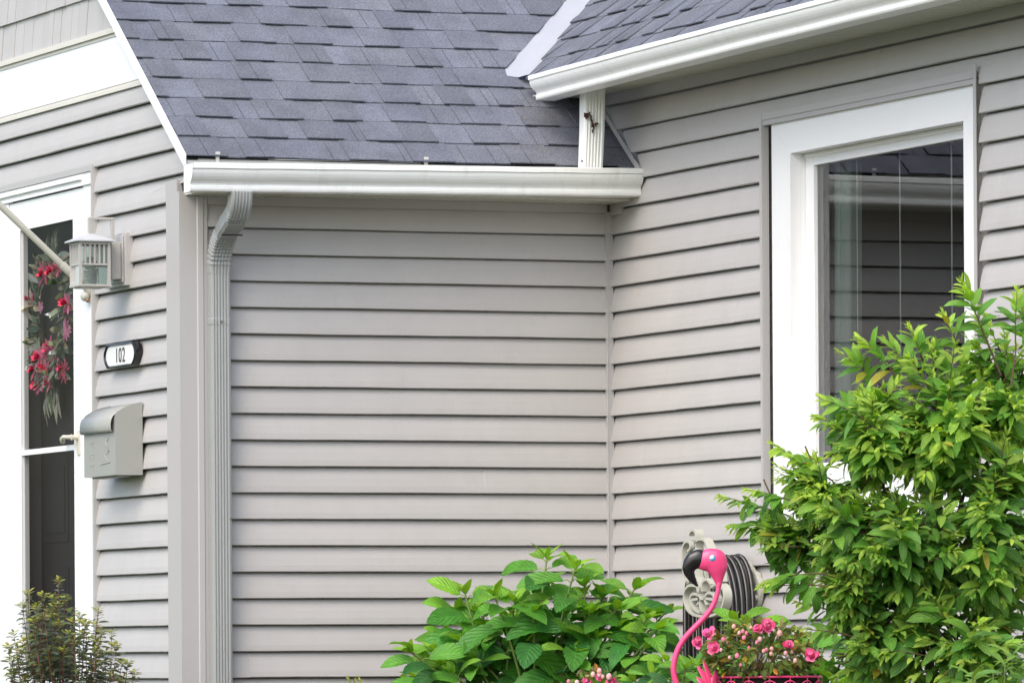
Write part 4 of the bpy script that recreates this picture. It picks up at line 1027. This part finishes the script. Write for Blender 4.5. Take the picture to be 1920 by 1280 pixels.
# ------------------------------------------------------------------ tall shrub in front of the window
SD=20.5; pm=SD/FPX
rg=random.Random(51)
g0=at(1765,1300,SD); gz=ground_z(0,g0[1]); base=np.array([g0[0],g0[1],gz])
sh=thing('tall_shrub','tall bright green deciduous shrub in front of the window','shrub',base)
blobs=[(1770,800,150,165,.0,.36),(1640,815,95,120,-.05,.28),(1885,735,110,165,.05,.34),(1545,905,95,80,-.05,.22),(1720,1020,190,160,-.05,.42),(1865,1000,150,210,-.08,.42),(1625,985,120,110,-.1,.30),(1655,1190,110,110,-.05,.30),(1820,1200,190,140,-.12,.42),(1480,985,70,45,-.05,.14),(1600,1095,80,90,-.1,.22)]
mb=MB(); L=[]
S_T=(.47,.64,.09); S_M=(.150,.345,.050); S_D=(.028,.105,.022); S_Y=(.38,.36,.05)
def twig(P0,dr,ln,rg,tipcol=1.0,scale=1.0,nl=7,dark=0.0):
    dr=unit(dr); n=9; P=[]; p=np.array(P0,float); d_=dr.copy()
    for i in range(n):
        P.append(p.copy()); d_=unit(d_+np.array([0,0,-.035])+rv(.035)); p=p+d_*ln/(n-1)
    mb.tube(P,[.0030-.0021*i/(n-1) for i in range(n)],5,col=lerp((1,1,1),(1.5,1.6,.9),rg.random()))
    ph=rg.uniform(0,3.14)
    for k in range(nl):
        u=.22+.78*(k+.2)/nl; fi=u*(n-1); i=min(n-2,int(fi)); p=P[i]+(P[i+1]-P[i])*(fi-i); ax=unit(P[i+1]-P[i])
        s1=unit(np.cross(ax,UPW)); s2=np.cross(s1,ax); a=ph+(k%2)*1.15+rg.uniform(-.3,.3)
        for sg in (-1,1):
            ou=(s1*math.cos(a)+s2*math.sin(a)*.5)*sg
            age=1-k/(nl-1)
            l_=scale*(.040+.054*min(1,age*2.2))*rg.uniform(.7,1.25)
            d2=ou*.85+ax*(.55+.5*(1-age))-UPW*(.10+.45*age*rg.random())+rv(.14)
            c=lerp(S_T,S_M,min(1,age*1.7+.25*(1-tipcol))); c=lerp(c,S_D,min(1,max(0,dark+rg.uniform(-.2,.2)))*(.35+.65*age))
            if rg.random()<.008: c=S_Y
            L.append((p,d2,UPW*.9+ax*.15+TOCAM*.55+rv(.28),l_,l_*rg.uniform(.42,.60),rg.uniform(.08,.35),rg.uniform(.3,1.2),jitter(c,.17,rg)))
    tip=P[-1]; ax=unit(P[-1]-P[-2])
    for k in range(4):
        a=k*1.57+ph; s1=unit(np.cross(ax,UPW)); s2=np.cross(s1,ax)
        l_=scale*rg.uniform(.022,.040); L.append((tip,ax*1.3+(s1*math.cos(a)+s2*math.sin(a))*.6,UPW+TOCAM*.3+rv(.3),l_,l_*.36,.3,rg.uniform(.1,.7),jitter(lerp(S_M,S_T,tipcol),.12,rg)))
for (bx,by,rx,ry,do,rd) in blobs:          # limbs
    c=at(bx,by,SD+do); r0=base+np.array([rg.uniform(-.12,.12),rg.uniform(-.12,.12),0])
    Q=spline([r0,r0+(c-r0)*np.array([.12,.12,.5])+rv(.03),r0+(c-r0)*np.array([.50,.50,.80])+rv(.02),r0+(c-r0)*np.array([.78,.78,.93])],16); mb.tube(Q,[.011-.008*i/15 for i in range(16)],7)
    nt_=int(18+rx*ry/(390 if by<950 else 560))
    for i in range(nt_):
        v_=rv(); v_=v_/np.linalg.norm(v_); v_[1]=v_[1]-.35; v_[2]=v_[2]*1+.15; v_[0]-=(.55 if bx<1640 else 0); v_=v_/np.linalg.norm(v_)
        u=rg.uniform(.55,1.0)
        tip=at(bx+rx*v_[0]*u,by-ry*v_[2]*u,SD+do+rd*v_[1]*u)
        out_=RGT*v_[0]*1.0+FWD*v_[1]*.8+UPW*(v_[2]*.7+.28)
        ln=rg.uniform(.17,.30)
        st_=tip-unit(out_)*ln
        twig(st_,out_,ln,rg,tipcol=rg.uniform(.3,1.0) if by<950 else rg.uniform(.0,.6),scale=rg.uniform(.8,1.15),nl=rg.randint(5,8),dark=0.10 if by<950 else .45)  # lower leaves darker: older growth, plus crown shade put into their colour
        qn=min(Q,key=lambda q_:np.linalg.norm(np.array(q_)-st_))
        if np.linalg.norm(np.array(qn)-st_)<.22: mb.tube([qn,(np.array(qn)+st_)/2+rv(.01),st_],[.004,.0034,.003],5)
for (tx,ty,sx,sy_,nl,sc) in ((1352,935,1475,965,9,.85),(1372,985,1470,985,7,.9),(1448,835,1535,890,7,.9),(1425,1085,1545,1075,9,.85),(1490,1112,1590,1160,6,.8),(1440,1105,1560,1100,6,.85),(1806,530,1850,640,9,1.0),(1893,548,1905,655,8,1.),(1918,560,1925,660,8,1.),(1612,632,1690,715,9,.95),(1575,662,1660,730,8,.9),(1662,640,1720,715,8,.95),(1702,618,1740,705,7,.95),(1745,640,1780,720,8,.95),(1530,770,1620,825,9,.9),(1545,745,1625,790,8,.95),(1478,862,1560,900,8,.9),(1400,930,1490,940,6,.9),(1840,590,1870,690,8,1.),(1770,590,1810,690,8,1.),(1500,1180,1590,1190,5,.7),(1415,1000,1510,1000,6,.95),(1460,900,1560,930,8,.95)):
    dd=rg.uniform(-.25,.15); a_=at(sx,sy_,SD+dd); b_=at(tx,ty,SD+dd+rg.uniform(-.06,.06)); twig(a_,(b_-a_)+UPW*.03,float(np.linalg.norm(b_-a_)),rg,1.0,sc,nl,0.0)
    mb.tube([a_+(a_-b_)*.45+rv(.02)-UPW*.03,a_],[.0032,.0026],5)
mb.build('branch',BARK,sh); leaf_mesh('foliage',LEAF_S,sh,L,5,'ovate')

# ------------------------------------------------------------------ small twiggy shrub by the door
TD=23.3; rg=random.Random(61)
g0=at(120,1300,TD); gz=ground_z(0,g0[1]); base=np.array([g0[0],g0[1],gz])
ts=thing('twiggy_shrub','small twiggy dark shrub with yellow green tips in front of the storm door','shrub',base)
mb=MB(); L=[]
tips=[(110,1085),(52,1108),(80,1112),(92,1140),(62,1160),(135,1142),(150,1150),(185,1140),(160,1165),(25,1185),(210,1182),(240,1240),(15,1210),(45,1200),(75,1180),(110,1165),(130,1185),(175,1195),(200,1220),(220,1205),(35,1240),(60,1225),(95,1215),(120,1215),(150,1220),(180,1240),(20,1262),(210,1262),(78,1250),(110,1250),(140,1255),(165,1262),(50,1268),(190,1275),(232,1268),(100,1130),(68,1135),(190,1180),(122,1120)]
for (px,py) in tips:
    for rep_ in range(2):
        d_=TD+rg.uniform(-.22,.22); ox=0 if rep_==0 else rg.uniform(-14,14); oy=0 if rep_==0 else rg.uniform(6,40)
        tip=at(px+ox,py+oy,d_); r0=base+np.array([rg.uniform(-.1,.1),rg.uniform(-.1,.1),0])
        mid=r0+(tip-r0)*np.array([.75,.75,.55]); P=spline([r0,mid,tip],26); red=rg.random()<.6
        mb.tube(P,[.0036-.0027*i/25 for i in range(26)],5,col=(1,1,1) if red else (.55,.7,.6))
        ln=np.linalg.norm(tip-r0); k=0; q=0.0
        while q<min(ln*.8,.36):
            f=25*(1-q/ln); i=min(24,int(f)); p=P[i]+(P[i+1]-P[i])*(f-i); ax=unit(P[i+1]-P[i])
            a=k*2.4+rg.uniform(-.4,.4); s1=unit(np.cross(ax,RGT+FWD*.3)); s2=np.cross(s1,ax); age=min(1,q/.10)
            for sg in (0,math.pi):
                ou=s1*math.cos(a+sg)+s2*math.sin(a+sg); l_=rg.uniform(.030,.044)*(.7+.5*age)
                c=lerp((.34,.36,.05),lerp((.10,.13,.04),(.055,.075,.045),rg.random()),min(1,age*1.3+rg.uniform(-.1,.1)))
                if rg.random()<.12 and age>.5: c=(.18,.22,.20)
                L.append((p,ou+ax*(.9-.5*age)-UPW*.1*age,ax*.5+UPW*.6+TOCAM*.5,l_,l_*rg.uniform(.45,.6),.2,rg.uniform(.2,1.2),jitter(c,.2,rg)))
            k+=1; q+=.0125+.010*age
mb.build('branch',STEMR,ts); leaf_mesh('foliage',LEAF_D,ts,L,4)

# ------------------------------------------------------------------ dry needles caught on the low roof
mb=MB(); rg=random.Random(71)
for (px,py) in ((968,186),(966,189),(985,222),(990,228),(1018,276),(1022,279),(1020,283),(1030,286),(1005,262),(1026,218),(1028,250),(973,205),(1040,225),(1015,290),(1012,232),(600,250),(760,196)):
    d_=ray(px,py); n_=np.array([0,-PB,1.0]); t_=(ZB+.014-CAM@n_)/(d_@n_); q=CAM+d_*t_; a=rg.uniform(0,3.14); e_=np.array([math.cos(a),math.sin(a),math.sin(a)*PB])*rg.uniform(.002,.006)
    mb.tube([q-e_,q,q+e_],.0011,5)
o=mb.build('roof_debris',paint('dry needle',(.36,.29,.19),.8,.2)); o['kind']='stuff'
o['label']='dry tan needles scattered on the low shingle roof'; o['category']='debris'
# drop the builder's notes
for o in bpy.data.objects:
    if 'base_xyz' in o.keys(): del o['base_xyz']
